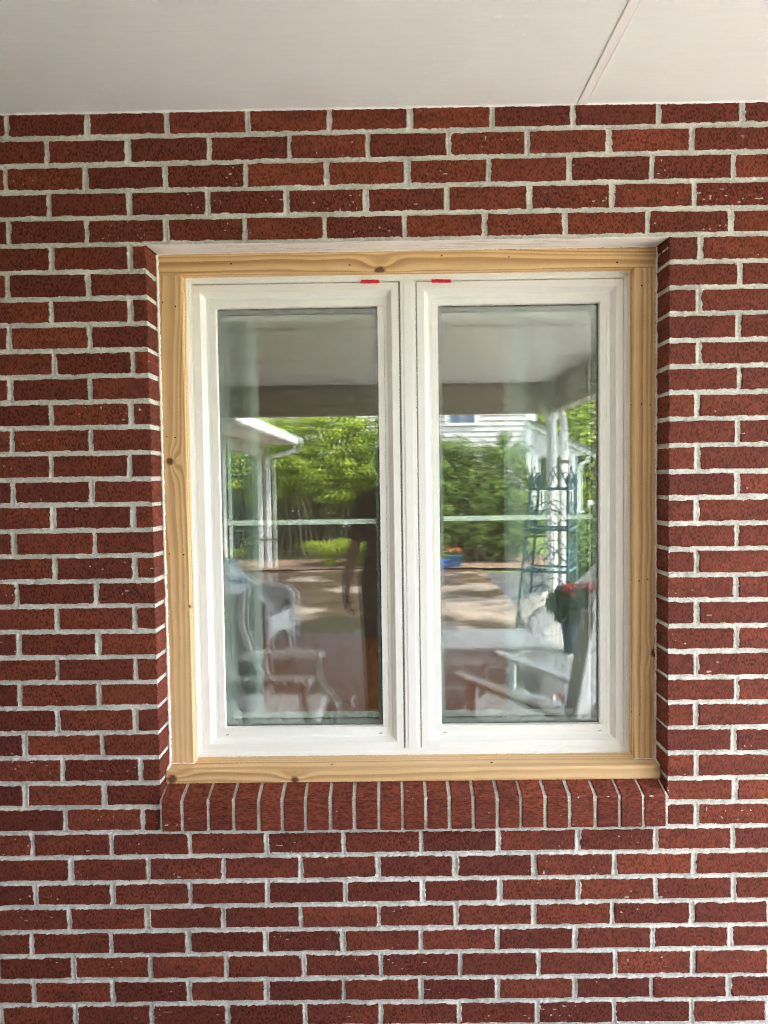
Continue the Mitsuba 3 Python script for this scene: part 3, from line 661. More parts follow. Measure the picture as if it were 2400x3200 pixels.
# hedges
def hedge(key, cs, n, size, m, label, stems, aspect=2.0, jag=.16, seed=1, group=None, cat='hedge', clumps=260, crad=.24):
    rr = np.random.default_rng(seed)
    t = thing(key, label, cat, group)
    ca = np.array(cs, float); nc = clumps
    Cn, Dn = blobs(cs, nc, rr, jag); nc = len(Cn)
    per = rr.poisson(n / nc, nc); k = np.repeat(np.arange(nc), per); m_ = len(k)
    D = rr.normal(0, 1, (m_, 3)); D /= np.linalg.norm(D, axis=1, keepdims=True)
    cr = rr.uniform(.6, 1.35, nc) * crad
    P = Cn[k] + D * (cr[k] * rr.random(m_) ** .3)[:, None] * [1, 1, .75] - Dn[k] * (cr[k] * .5)[:, None]
    N = Dn[k] * .6 + D * .5 + [0, 0, .35]
    P[:, 2] = np.maximum(P[:, 2], -.05)
    mesh, uv = leaves(P, N, size, rr, aspect)
    uv[:, 0] = np.clip(np.repeat(rr.beta(2, 2, nc)[k] * .7 + .3 * rr.random(m_), 4), 0, 1)
    k = rr.integers(0, len(cs), n // 3); D = rr.normal(0, 1, (n // 3, 3)); D /= np.linalg.norm(D, axis=1, keepdims=True)
    Q = ca[k, :3] + D * ca[k, 3:] * (.78 * rr.random(n // 3) ** .4)[:, None]; Q[:, 2] = np.maximum(Q[:, 2], .55 if cat == 'hedge' and len(stems) > 20 else -.05)
    me2, uv2 = leaves(Q, D, size * 1.3, rr, aspect); add(t + '__inner_foliage', me2, m, uv=uv2)
    add(t + '__foliage', mesh, m, uv=uv)
    s = MB()
    for x, y, h, lean in stems:
        z = np.linspace(-.12, h, 7)
        s.tube(np.stack([x + lean * z + .04 * np.sin(z * 4 + x * 9), y + .05 * np.sin(z * 3 + x), z], 1), np.linspace(.028, .014, 7) , 6)
    if stems: add(t + '__stem', s.mesh(), 'bark', 50)
    return t
rs = np.random.default_rng(21)
lh = [(x, -13.3 + rs.normal(0, .15), 1.70 + rs.normal(0, .10) + (.28 if x < -2 else .10 if x < -.8 else -.05), .75, .85, 1.08) for x in np.arange(-6.2, .35, .6)]
hedge('hedge', lh, 46000, .075, 'leaf_lime', 'loose yellow green hedge beyond the wet driveway', [(x, -12.9 + rs.normal(0, .25), 1.3, rs.normal(0, .12)) for x in np.linspace(-4.4, .1, 26)], 1.7, .16, 2, clumps=520, crad=.17)
yh = [(x, -12.4 + rs.normal(0, .1), 1.05 + rs.normal(0, .06), .62, .75, 1.28 - .10 * max(0, x - 1.5)) for x in np.arange(.55, 2.35, .42)] + [(2.35, -12.2, .75, .45, .6, .95)]
hedge('hedge', yh, 40000, .075, 'leaf_yew', 'dense clipped evergreen shrub with rounded top beyond the driveway', [(x, -12.0, .6, rs.normal(0, .3)) for x in np.linspace(.6, 2.2, 9)], 3.2, .08, 3, clumps=520, crad=.16)
bk = [(x, -14.6, .75, .75, .4, 1.25) for x in np.arange(-7, .9, .6)]
hedge('hedge', bk, 24000, .12, 'leaf_dark', 'dark shrubs behind the yellow green hedge', [], 1.7, .12, 4, clumps=500, crad=.2)
# grasses
def grass_clump(x, y, h, n, seed, label):
    rr = np.random.default_rng(seed); m, U = MB(), []
    for i in range(n):
        a = rr.uniform(0, 2 * math.pi); l = h * rr.uniform(.7, 1.2); t = np.linspace(0, 1, 5); o = .12 * rr.random()
        d = np.array([math.cos(a), math.sin(a)]); out = (o + l * .75 * t ** 1.5); z = -.11 + l * (1.25 * t - .85 * t ** 2.2)
        c = np.stack([x + d[0] * out, y + d[1] * out, z], 1); w = np.array([-d[1], d[0], 0]) * .009
        wd = (1 - t ** 2)[:, None] * w + 1e-4 * w
        v = np.stack([c - wd, c + wd], 1).reshape(-1, 3); f = np.array([[2 * i_, 2 * i_ + 1, 2 * i_ + 3, 2 * i_ + 2] for i_ in range(4)])
        m.add(v, f); U.append(np.tile([rr.uniform(.4, 1), 0], (len(v), 1)))
    g = thing('grass_clump', label, 'grass', 'grass clumps at the driveway edge')
    add(g + '__blades', m.mesh(), 'leaf_lime', uv=np.vstack(U))
grass_clump(-1.18, -11.75, .80, 420, 1, 'left clump of arching green grass at the driveway edge')
grass_clump(-.52, -11.75, .90, 480, 2, 'right clump of arching green grass at the driveway edge')
grass_clump(-3.2, -11.9, .55, 200, 3, 'clump of arching grass behind the carport posts')
# planters
def planter(x, y, w, d, h, m, pet, label, seed):
    rr = np.random.default_rng(seed); p = thing('planter', label, 'planter', 'planters at the driveway edge')
    b = MB(); v, f = bevel_box(-.5, .5, -.5, .5, 0, 1, .03); v = v * [w, d, h]; v[:, :2] *= (.86 + .14 * v[:, 2:] / h); b.add(v + [x, y, -.11], f)
    b.box(x - w / 2 - .012, x + w / 2 + .012, y - d / 2 - .012, y + d / 2 + .012, -.11 + h - .035, -.11 + h + .005, .006)
    add(p + '__trough', b.mesh(), m)
    P = np.stack([rr.uniform(x - w / 2, x + w / 2, 260), rr.uniform(y - d / 2, y + d / 2, 260), -.11 + h + rr.random(260) * .12], 1)
    me, uv = leaves(P, np.tile([0, 0, 1.], (260, 1)), .05, rr); add(p + '__foliage', me, 'leaf_yew', uv=uv)
    P = np.stack([rr.uniform(x - w / 2, x + w / 2, 40), rr.uniform(y - d / 2, y + d / 2, 40), -.11 + h + .05 + rr.random(40) * .1], 1)
    me, uv = leaves(P, np.tile([0, .5, 1.], (40, 1)), .042, rr, 1.1); add(p + '__flower', me, pet, kind='stuff')
planter(.70, -11.15, .62, .22, .16, 'planter_blue', 'petal_yellow', 'long bright blue planter with yellow flowers at the driveway edge', 1)
planter(1.14, -11.25, .26, .24, .22, 'planter_teal', 'petal_red', 'dark blue planter with red flowers at the driveway edge', 2)

# neighbour's house
nh = thing('neighbour_house', 'pale siding house with white trimmed porch beyond the hedges', 'house')
NY = -22.0
add(nh + '__wall', MB().box(-9, 4.55, NY - 8, NY - .02, -.2, 6.0).mesh(), 'siding_mat')
sd = MB(); z = .3
while z < 6:
    v = np.array([[-9, NY, z], [4.5, NY, z], [4.5, NY + .035, z], [-9, NY + .035, z], [-9, NY + .004, z + .17], [4.5, NY + .004, z + .17]])
    sd.add(v, np.array([[0, 1, 2], [0, 2, 3], [3, 2, 5], [3, 5, 4]])); z += .17
add(nh + '__siding', sd.mesh(), 'siding_mat', kind='stuff')
add(nh + '__corner_trim', MB().box(4.44, 4.60, NY - .05, NY + .06, .3, 6).mesh(), 'far_white')
add(nh + '__gutter', MB().box(4.62, 4.74, NY - .1, NY + .02, 3.2, 6).mesh(), 'far_white')
for wx in (-1.45, 1.6 + .75):
    w = add(nh + '__window', MB().box(wx - .52, wx + .52, NY + .0, NY + .08, 3.2, 4.7, .01).mesh(), 'far_white')
    for a, b in ((-.42, -.02), (.02, .42)):
        add(w + '__pane', MB().box(wx + a, wx + b, NY + .081, NY + .09, 3.3, 4.6).mesh(), 'far_pane')
g = MB(); V = np.array([[4.55, NY, 2.2], [6.45, NY, 2.2], [4.55, NY, 3.12]]); V = np.vstack([V, V - [0, 6, 0]]); g.add(V, np.array([[0, 1, 2], [3, 5, 4], [0, 3, 4], [0, 4, 1], [1, 4, 5], [1, 5, 2], [0, 2, 5], [0, 5, 3]]))
add(nh + '__porch_gable', g.mesh(), 'siding_mat')
d = np.array([1.95, 0, -.93]); d /= np.linalg.norm(d); nn = np.array([-d[2], 0, d[0]])
add(nh + '__rake', MB().obox([5.6, NY + .06, 2.70], d, np.array([0, 1., 0]), nn, 1.22, .06, .075).mesh(), 'far_white')
add(nh + '__porch_roof', MB().obox([5.6, NY - 2.9, 2.80], d, np.array([0, 1., 0]), nn, 1.25, 3.2, .03).mesh(), 'shingle')
for x in (4.75, 5.95, ): add(nh + '__column', MB().box(x - .08, x + .08, NY - .1, NY + .06, .3, 2.22, .01).mesh(), 'far_white')
add(nh + '__downspout', tube([(6.45, NY + .05, 2.15), (6.4, NY + .05, 2.0), (6.2, NY + .05, 1.9), (6.15, NY + .05, 1.7), (6.15, NY + .05, .2)], .05, 8), 'far_white', 40)
rl = MB(); rl.box(4.6, 6.0, NY - .02, NY + .05, 1.04, 1.10); rl.box(4.6, 6.0, NY - .02, NY + .05, .42, .48)
add(nh + '__rail', rl.mesh(), 'far_white')
for x in np.arange(4.64, 5.95, .125): add(nh + '__baluster', MB().box(x - .022, x + .022, NY - .01, NY + .04, .48, 1.04).mesh(), 'far_white')
add(nh + '__deck', MB().box(4.55, 6.5, NY - 6, NY + .05, -.1, .34).mesh(), 'far_white')
add(nh + '__roof', MB().box(-9.3, 4.9, NY - 8.3, NY + .3, 6.0, 6.2).mesh(), 'shingle')
for x in (6.35, 6.95):
    add('fence_post', MB().box(x - .08, x + .08, NY + .6, NY + .76, -.15, .75, .02).mesh(), 'far_white', label='short white post with cap in the neighbour yard, ' + ('near the porch' if x < 6.5 else 'farther from the porch'), cat='post', group='white posts in the neighbour yard')
# low clipped hedges and shrubs on the right, woods behind
lowh = [(x, -18.5, .2, .5, .45, .45) for x in np.arange(3.6, 6.6, .5)]
hedge('hedge', lowh, 7000, .08, 'leaf_yew', 'low clipped hedge in front of the neighbour porch', [], 2, .08, 6, clumps=120, crad=.14)
rsb = [(2.75, -8.6, .45, .35, .4, .62), (3.15, -8.9, .5, .4, .4, .6), (3.0, -10.0, .4, .4, .5, .5)]
hedge('shrub', rsb, 8000, .055, 'leaf_yew', 'small shrub beside the path on the right', [], 2, .16, 7, cat='shrub', clumps=80, crad=.12)
def tree(x, y, h, rad, m, seed, label, key='tree', n=9000, size=.22):
    rr = np.random.default_rng(seed); t = thing(key, label, 'tree')
    cs = [(x + rr.normal(0, rad * .45), y + rr.normal(0, rad * .4), h + rr.normal(0, rad * .45), rad * rr.uniform(.4, .65), rad * rr.uniform(.4, .65), rad * rr.uniform(.4, .6)) for _ in range(11)]
    P, N = blobs(cs, n, rr, .2); me, uv = leaves(P, N, size, rr, 1.7); add(t + '__crown', me, m, uv=uv)
    b = MB(); z = np.linspace(-.2, h, 8); b.tube(np.stack([x + .1 * np.sin(z), y + .08 * np.cos(z * 1.3), z], 1), np.linspace(.09 * rad, .03 * rad, 8), 8)
    for c in cs[:6]: b.tube([(x, y, h * .55), ((x + c[0]) / 2, (y + c[1]) / 2, (h * .6 + c[2]) / 2 + .2), c[:3]], [.045 * rad, .03 * rad, .015 * rad], 6)
    add(t + '__trunk', b.mesh(), 'bark', 50)
tree(7.6, -28, 3.1, 2.7, 'leaf_lime', 1, 'bright yellow green tree right of the neighbour house')
for i, (x, y, h, rad) in enumerate([(4.5, -46, 6.5, 5), (10, -44, 6, 5), (15, -40, 6, 5.5), (11.5, -30, 3.4, 3.0)]):
    tree(x, y, h, rad, 'leaf_dark', 10 + i, ['dark tree far behind the neighbour house', 'dark tree behind the bright tree', 'dark tree at the far right', 'dark bushy tree right of the bright tree'][i], n=9000, size=.4)
tree(3.6, -6.9, 7.2, 3.0, 'leaf_lime', 30, 'tall yard tree to the right of the driveway', n=5200, size=.16)
wd = np.random.default_rng(8); P = np.stack([wd.uniform(-60, 60, 22000), -62 + wd.normal(0, 3, 22000), wd.random(22000) ** .8 * 9], 1)
me, uv = leaves(P, np.tile([0, 1., .4], (len(P), 1)), 1.1, wd); add('woods', me, 'leaf_dark', uv=uv, label='dark far off woods along the horizon', cat='trees', kind='stuff')

# ------------------------------------------------------------------ porch furniture
def place(V, x, y, rot):
    c, s = math.cos(rot), math.sin(rot)
    V = np.asarray(V, float); return np.stack([x + c * V[:, 0] - s * V[:, 1], y + s * V[:, 0] + c * V[:, 1], V[:, 2]], 1)
def weave(u, w, cu, cw, a):
    return a * (np.abs(np.sin(u * math.pi / cu)) ** .6 - .5 + .45 * np.sin(w * math.pi / cw) * np.sign(np.sin(u * math.pi / cu)))
def armchair(x, y, rot, label, cushion, seed):
    """Wicker tub chair; local +x is its front."""
    t = thing('wicker_armchair', label, 'chair', 'white wicker armchairs on the porch')
    th = np.linspace(0, 1, 400)
    ang = np.linspace(-math.pi / 2, -3 * math.pi / 2, 160)
    plan = np.vstack([np.stack([np.linspace(.30, -.06, 60), np.full(60, -.30)], 1), np.stack([-.06 + .26 * np.cos(ang), .30 * np.sin(ang)], 1), np.stack([np.linspace(-.06, .30, 60), np.full(60, .30)], 1)])
    L = np.r_[0, np.cumsum(np.linalg.norm(np.diff(plan, axis=0), axis=1))]; tot = L[-1]
    tg = np.gradient(plan, axis=0); tg /= np.linalg.norm(tg, axis=1, keepdims=True) + 1e-9
    nr = np.stack([-tg[:, 1], tg[:, 0]], 1)
    if nr[80] @ (plan[80] - [.05, 0]) < 0: nr = -nr
    def at_(s): return [np.interp(s, L, q) for q in (plan[:, 0], plan[:, 1], nr[:, 0], nr[:, 1])]
    def top(s):
        q = np.abs(s / tot - .5) * 2
        return .60 + .28 * (1 - np.clip((q - .15) / .5, 0, 1) ** 2 * (3 - 2 * np.clip((q - .15) / .5, 0, 1))) - .05 * np.clip((q - .9) / .1, 0, 1) ** 2
    def bot(s):
        q = np.abs(s / tot - .5) * 2
        return .20 + .07 * np.sin(np.clip(q * 2, 0, 2) * math.pi) ** 2
    def shell(off, dirn):
        def fn(u, w):
            s = u * tot; px, py, nx, ny = at_(s); z = bot(s) + (top(s) - bot(s)) * w
            o = off + dirn * weave(s, z, .028, .016, .003)
            return np.stack([px + nx * o, py + ny * o, z], -1)
        return fn
    us, ws = np.linspace(0, 1, 420), np.linspace(0, 1, 90)
    for off, dn, nm in ((.022, 1, 'outer_panel'), (-.022, -1, 'inner_panel')):
        v, f = surf(shell(off, dn), us, ws); add(f'{t}__{nm}', (place(v, x, y, rot), f), 'wicker_white', 60)
    def rim(zf, rad, nm):
        s = np.linspace(0, tot, 150); px, py, nx, ny = at_(s); p = np.stack([px, py, zf(s)], 1)
        rr = rad * (1 + .10 * np.sin(s * 330)); v, f = tube(p, rr, 10); add(f'{t}__{nm}', (place(v, x, y, rot), f), 'wicker_white', 60)
    rim(top, .032, 'top_roll'); rim(bot, .020, 'bottom_roll')
    for sg in (-1, 1):
        p = [(.31, sg * .30, bot(np.array(0.)) - .02), (.315, sg * .30, .40), (.31, sg * .30, .56)]
        v, f = tube(p, [.026, .030, .034], 10); add(f'{t}__front_roll', (place(v, x, y, rot), f), 'wicker_white', 60)
        for lx in (.29, -.24):
            v, f = tube([(lx, sg * .27, .30), (lx, sg * .275, .15), (lx + .012 * np.sign(lx), sg * .28, .0)], [.02, .021, .026], 10); add(f'{t}__leg', (place(v, x, y, rot), f), 'wicker_white', 60)
    def apron(u, w):
        yy = -.28 + .56 * u; z0 = .20 + .09 * np.sin(u * math.pi); z = z0 + (.42 - z0) * w
        return np.stack([.30 + weave(yy, z, .028, .016, .003), yy, z], -1)
    v, f = surf(apron, np.linspace(0, 1, 120), np.linspace(0, 1, 40)); add(f'{t}__apron', (place(v, x, y, rot), f), 'wicker_white', 60)
    v, f = bevel_box(-.27, .31, -.275, .275, .40, .425, .01); add(f'{t}__seat', (place(v, x, y, rot), f), 'wicker_white')
    if cushion:
        c = trimesh.creation.box((.54, .50, .10)); 
        for _ in range(4): c = c.subdivide()
        v = np.array(c.vertices); q = np.clip(1 - (np.abs(v[:, 0]) / .27) ** 4, 0, 1) * np.clip(1 - (np.abs(v[:, 1]) / .25) ** 4, 0, 1); v[:, 2] *= .25 + .75 * q
        add(f'{t}__cushion', (place(v + [.02, 0, .475], x, y, rot), np.array(c.faces)), 'cushion_dark', 60)
    if cushion:
        c = trimesh.creation.box((.10, .40, .36))
        for _ in range(4): c = c.subdivide()
        v = np.array(c.vertices); q = np.clip(1 - (np.abs(v[:, 2]) / .18) ** 4, 0, 1) * np.clip(1 - (np.abs(v[:, 1]) / .20) ** 4, 0, 1); v[:, 0] *= .2 + .8 * q
        v = np.stack([v[:, 0] * .94 - v[:, 2] * .3, v[:, 1], v[:, 2] * .94 + v[:, 0] * .3], 1)
        p = thing('pillow', 'printed pillow leaning in the wicker armchair on the left', 'pillow')
        add(p + '__cover', (place(v + [-.10, 0, .68], x, y, rot), np.array(c.faces)), 'cushion_print', 60)
    return t
armchair(-1.22, -3.82, math.radians(12), 'white wicker armchair with dark striped cushion on the left of the porch', True, 1)
armchair(1.30, -3.10, math.radians(183), 'white wicker armchair behind the coffee table on the right of the porch', False, 2)

# open wicker armchair near the wall on the left
t = thing('wicker_rocker', 'white wicker chair with curved open frame near the wall on the left', 'chair')
def arm(y, x0, x1, z):
    def fn(u, w):
        a = w * 2 * math.pi; rx = .040 + .003 * np.sin(u * 90 + np.round(w * 10) * 1.6) ; rz = .022 + .003 * np.sin(u * 90 + np.round(w * 10) * 1.6)
        k = np.clip(np.sin(np.clip(u, 0, 1) * math.pi) * 9, .0, 1) ** .5
        return np.stack([x0 + (x1 - x0) * u, y + rx * k * np.cos(a), z + .012 * np.sin(u * 3) + rz * k * np.sin(a)], -1)
    return surf(fn, np.linspace(0, 1, 120), np.linspace(0, 1, 21))
for y in (-.98, -1.50): add(t + '__arm', arm(y, -.80, -.355, .612), 'wicker_white', 60)
for y in (-.98, -1.50):
    add(t + '__leg', tube([(-.40, y, .60), (-.395, y, .52), (-.375, y, .46), (-.33, y, .40), (-.30, y, .34), (-.295, y, .2), (-.31, y, .01)], [.020, .020, .022, .028, .032, .028, .022], 12), 'sage_paint', 50)
    add(t + '__back_post', tube([(-.62, y, .30), (-.66, y, .50), (-.72, y, .62), (-.77, y, .78), (-.76, y, .95)], .017, 10), 'wicker_white', 50)
    add(t + '__back_post', tube([(-.80, y, .01), (-.80, y, .30), (-.84, y, .60), (-.90, y, .80), (-.90, y, 1.0)], .020, 10), 'wicker_white', 50)
add(t + '__seat', MB().box(-.82, -.34, -1.49, -.99, .36, .42, .015).mesh(), 'wicker_white')
hoop = [(-.9 - .05 * math.sin(a), -1.24 + .27 * math.cos(a), .98 + .22 * math.sin(a)) for a in np.linspace(0, math.pi, 24)]
add(t + '__back_hoop', tube(hoop, .022, 10), 'wicker_white', 50)
add(t + '__back_panel', surf(lambda u, w: np.stack([-.86 - .09 * w + weave(u * .5, w * .7, .03, .018, .003), -1.49 + .5 * u, .44 + .68 * w * (1 - .25 * (2 * u - 1) ** 2)], -1), np.linspace(0, 1, 90), np.linspace(0, 1, 90)), 'wicker_white', 60)

# low wicker table
t = thing('coffee_table', 'white wicker coffee table in front of the right pane', 'table')
X0, X1, Y0, Y1 = .255, 1.06, -2.92, -2.33
add(t + '__top', MB().box(X0, X1, Y0, Y1, .425, .452, .01).mesh(), 'wicker_white')
for y in (Y0 + .02, Y1 - .02):
    add(t + '__apron', surf(lambda u, w, y=y: np.stack([X0 + .02 + (X1 - X0 - .04) * u, y + weave(u * .7, w * .1, .014, .010, .0015), .345 + .085 * w], -1), np.linspace(0, 1, 200), np.linspace(0, 1, 24)), 'wicker_white', 60)
    c0 = [(X0 + .05, y, .0), (X0 + .05, y, .22), (X0 + .055, y, .285), (X0 + .085, y, .325), (X0 + .14, y, .345), (X0 + .3, y, .347), (X1 - .3, y, .347), (X1 - .14, y, .345), (X1 - .085, y, .325), (X1 - .055, y, .285), (X1 - .05, y, .22), (X1 - .05, y, 0)]
    add(t + '__leg_hoop', tube(c0, .017, 10), 'wicker_white', 60)
    add(t + '__stretcher', tube([(X0 + .05, y, .19), (X1 - .05, y, .19)], .014, 10), 'wicker_white', 60)
    for x in (X0 + .33, X1 - .3):
        pz = np.linspace(.19, .35, 40); add(t + '__strut', tube(np.stack([np.full(40, x), np.full(40, y), pz], 1), .014 * (1 + .15 * np.sin(pz * 500)), 8), 'wicker_white', 60)

# round wicker stool with fan shaped seat
t = thing('wicker_stool', 'round white wicker stool with fan shaped seat holding a flower pot', 'stool')
sx, sy = .965, -2.03
def fan(u, w):
    a = u * 2 * math.pi; rad = .245 * w
    z = .445 + .012 * (1 - w ** 2) + .006 * np.sin(a * 26) * w * np.clip(w * 3, 0, 1) + .003 * np.sin(w * 60)
    return np.stack([sx + rad * np.cos(a), sy + rad * np.sin(a), z], -1)
add(t + '__seat', surf(fan, np.linspace(0, 1, 240), np.linspace(.02, 1, 40)), 'wicker_white', 70)
a = np.linspace(0, 2 * math.pi, 160); add(t + '__seat_rim', tube(np.stack([sx + .25 * np.cos(a), sy + .25 * np.sin(a), np.full(160, .437)], 1), .019 * (1 + .12 * np.sin(a * 60)), 8), 'wicker_white', 60)
add(t + '__apron', surf(lambda u, w: np.stack([sx + (.215 + weave(u * 1.35, w * .12, .02, .012, .002)) * np.cos(u * 2 * math.pi), sy + (.215 + weave(u * 1.35, w * .12, .02, .012, .002)) * np.sin(u * 2 * math.pi), .285 + .02 * np.cos(u * 8 * math.pi) + (.43 - .285) * w], -1), np.linspace(0, 1, 300), np.linspace(0, 1, 30)), 'wicker_white', 60)
for a in (.5, 2.1, 3.65, 5.2):
    ca, sa = math.cos(a), math.sin(a)
    add(t + '__leg', tube([(sx + .19 * ca, sy + .19 * sa, .36), (sx + .17 * ca, sy + .17 * sa, .2), (sx + .19 * ca, sy + .19 * sa, .07), (sx + .225 * ca, sy + .225 * sa, .03), (sx + .25 * ca, sy + .25 * sa, .02)], [.022, .017, .018, .024, .012], 10), 'wicker_white', 60)
t = thing('flower_pot', 'dark blue pot of red and pink flowers standing on the wicker stool', 'plant')
cx, cy, cz = 1.105, -2.17, .462
v, f = lathe([(0, 0), (.060, 0), (.085, .20), (.094, .20), (.097, .235), (.088, .235), (.084, .21), (0, .205)], 28, (cx, cy, cz)); add(t + '__pot', (v, f), 'pot_blue', 40)
rr = np.random.default_rng(4); P = rr.normal(0, 1, (420, 3)); P /= np.linalg.norm(P, axis=1, keepdims=True); P *= rr.random((420, 1)) ** .35
P = np.array([cx, cy, cz + .29]) + P * [.165, .16, .115]; me, uv = leaves(P, P - [cx, cy, cz + .1], .085, rr, 2.0); add(t + '__foliage', me, 'leaf_dark', uv=uv)
for i, (dx, dy, dz, m) in enumerate([(-.045, .06, .385, 'petal_red'), (.075, .03, .39, 'petal_pink'), (.125, 0, .365, 'petal_pink')]):
    P = np.array([cx + dx, cy + dy, cz + dz]) + rr.normal(0, 1, (60, 3)) * [.028, .028, .013]; me, uv = leaves(P, np.tile([0, .6, 1.], (60, 1)), .046, rr, 1.2)
    add(t + '__flower', me, m, kind='stuff')

# plant stand of blue painted iron
t = thing('plant_stand', 'tall tapered teal iron plant stand with scrolls and five shelves', 'plant stand')
bx0, by0 = 1.25, -3.72
def corner(i, z):
    h = .235 - .075 * z / 1.45; a = math.radians(24) + i * math.pi / 2 + math.pi / 4
    return np.array([bx0 + .045 * z + h * 1.3 * math.cos(a), by0 + h * 1.3 * math.sin(a), z])
for i in range(4): add(t + '__post', tube([corner(i, 0), corner(i, .7), corner(i, 1.43)], .0125, 8), 'teal_iron', 50)
zs = [.145, .45, .77, 1.10, 1.42]
for z in zs:
    m = MB()
    for i in range(4): m.tube([corner(i, z), corner(i + 1, z)], .011, 6)
    for q in np.linspace(.12, .88, 7):
        m.tube([corner(0, z) * (1 - q) + corner(1, z) * q, corner(3, z) * (1 - q) + corner(2, z) * q], .0035, 5)
    add(t + '__shelf', m.mesh(), 'teal_iron', 50)
def scroll(o, ex, ez, s, flip=1):
    a = np.linspace(0, 2.6 * math.pi, 40); rad = s * (1 - a / (3.1 * math.pi))
    return np.array(o) + (rad * np.cos(a) * flip)[:, None] * ex + (rad * np.sin(a))[:, None] * ez
for k, z in enumerate(zs[:-1]):
    for i in range(4):
        A, B_ = corner(i, z), corner(i + 1, z); ex = (B_ - A) / np.linalg.norm(B_ - A); ez = np.array([0, 0, 1.])
        m = MB(); m.tube(scroll(A + ex * .10 + ez * .09, ex, ez, .075), .0042, 5); m.tube(scroll(B_ - ex * .10 + ez * .09, ex, ez, .075, -1), .0042, 5)
        u = np.linspace(0, 1, 24)[:, None]; m.tube(A + (B_ - A) * u + ez * (.05 + .17 * np.sin(u * math.pi)), .0042, 5)
        m.tube([A + (B_ - A) * .5, A + (B_ - A) * .5 + ez * .30], .0035, 5)
        add(t + '__scroll', m.mesh(), 'teal_iron', 50)
for i in range(4):
    A, B_ = corner(i, 1.43), corner(i + 1, 1.43); m = MB(); u = np.linspace(0, 1, 20)[:, None]
    for a, b, h in ((0, .5, .12), (.5, 1, .12), (.2, .8, .17)):
        m.tube(A + (B_ - A) * (a + (b - a) * u) + np.array([0, 0, 1.]) * h * np.sin(u * math.pi), .0042, 5)
    add(t + '__crown', m.mesh(), 'teal_iron', 50)
    v, f = lathe([(0, 0), (.014, 0), (.010, .02), (.020, .035), (.024, .055), (.012, .085), (.004, .10), (0, .115)], 12, corner(i, 1.43)); add(t + '__finial', (v, f), 'teal_iron', 50)
# coiled cord on the floor
a = np.linspace(0, 6 * math.pi, 150)
add('cord', tube(np.stack([1.12 + (.20 + .01 * np.sin(a * .37)) * np.cos(a), -4.5 + (.09 + .012 * np.sin(a * .5)) * np.sin(a), .008 + .0012 * a / 2], 1), .006, 6), 'white_paint', True, label='white cord coiled on the porch floor beside the plant stand', cat='cord')

# white rocking chair beside the wall on the right
t = thing('rocking_chair', 'white slatted wooden rocking chair facing left beside the wall', 'chair')
N0 = np.array([.305, -1.135, 0.]); bd = np.array([.858, .515, 0.]); sd_ = np.array([.515, -.858, 0.]); W = .47
zz = np.array([0, 0, 1.])
def P3(l, w, z): return N0 + bd * l + sd_ * w + zz * z
def bar(p, q, wx, wz, m, name, b=.006, up=zz, ref=None):
    d = q - p; L = np.linalg.norm(d); d = d / L; side = np.cross(d, up); side /= np.linalg.norm(side); nz = np.cross(side, d)
    add(f'{t}__{name}', MB().obox((p + q) / 2, d, side, nz, L / 2, wx / 2, wz / 2, b).mesh(), m)
for w in (0, W):
    bar(P3(-.01, w, .605), P3(.53, w, .478), .075, .026, 'rocker_white', 'arm')
    bar(P3(.075, w, .572), P3(.065, w, .075), .045, .050, 'rocker_white', 'front_leg')
    st_ = [P3(.50, w, .06), P3(.528, w, .45), P3(.615, w, .955)]
    bar(st_[0], st_[1], .030, .058, 'rocker_white', 'back_post', up=bd); bar(st_[1], st_[2], .030, .058, 'rocker_brown' if w == 0 and False else 'rocker_white', 'back_post', up=bd)
    u = np.linspace(-.22, .86, 24); m = MB(); pts = np.array([P3(l, w, .018 + .22 * (l - .3) ** 2) for l in u])
    for a_, b_ in zip(pts[:-1], pts[1:]):
        d = b_ - a_; L = np.linalg.norm(d); d /= L; m.obox((a_ + b_) / 2 + zz * .012, d, sd_, np.cross(sd_, d), L / 2 + .001, .017, .022)
    add(t + '__rocker', m.mesh(), 'rocker_white')
    bar(P3(.08, w, .40), P3(.53, w, .33), .026, .06, 'rocker_white', 'seat_rail')
    v, f = lathe([(0, 0), (.011, 0), (.009, .006), (0, .008)], 14)
    for zb, lb in ((.50, .54), (.80, .588)):
        o = P3(lb, w, zb) - sd_ * .017; add(t + '__bolt', (o + v[:, :1] * bd + v[:, 1:2] * zz - v[:, 2:] * sd_, f), 'spacer_mat', 40)
for i in range(6):
    l = .045 + i * .083; z = .437 - l * .155
    bar(P3(l, -.02, z), P3(l, W + .02, z), .078, .018, 'rocker_white', 'seat_slat')
lean = (P3(.615, 0, .955) - P3(.528, 0, .45)); lean /= np.linalg.norm(lean); nb = np.cross(sd_, lean)
for i in range(5):
    c = P3(.528, W / 2, .45) + lean * (.045 + i * .103) + nb * -.0
    add(t + '__back_slat', MB().obox(c, sd_, lean, nb, W / 2 - .018, .0455, .010, .004).mesh(), 'rocker_white')
crest = MB(); u = np.linspace(0, 1, 17)
base = P3(.528, 0, .45) + lean * .512
F_, Bk = [], []
for q in u:
    h = .045 + .055 * math.sin(q * math.pi) ** .7
    for lst, o in ((F_, .011), (Bk, -.011)): lst.append(base + sd_ * (W * q) - nb * o); lst.append(base + sd_ * (W * q) + lean * h - nb * o)
A_, B2 = np.array(F_), np.array(Bk); k = len(A_); fs = [[2 * i, 2 * i + 2, 2 * i + 3, 2 * i + 1] for i in range(16)]
crest.add(np.vstack([A_, B2]), np.array(fs + [[a + k for a in q[::-1]] for q in fs] + [[2 * i + 1, 2 * i + 3, 2 * i + 3 + k, 2 * i + 1 + k] for i in range(16)] + [[2 * i, 2 * i + k, 2 * i + 2 + k, 2 * i + 2] for i in range(16)] + [[0, 1, 1 + k, k], [32, 32 + k, 33 + k, 33]]))
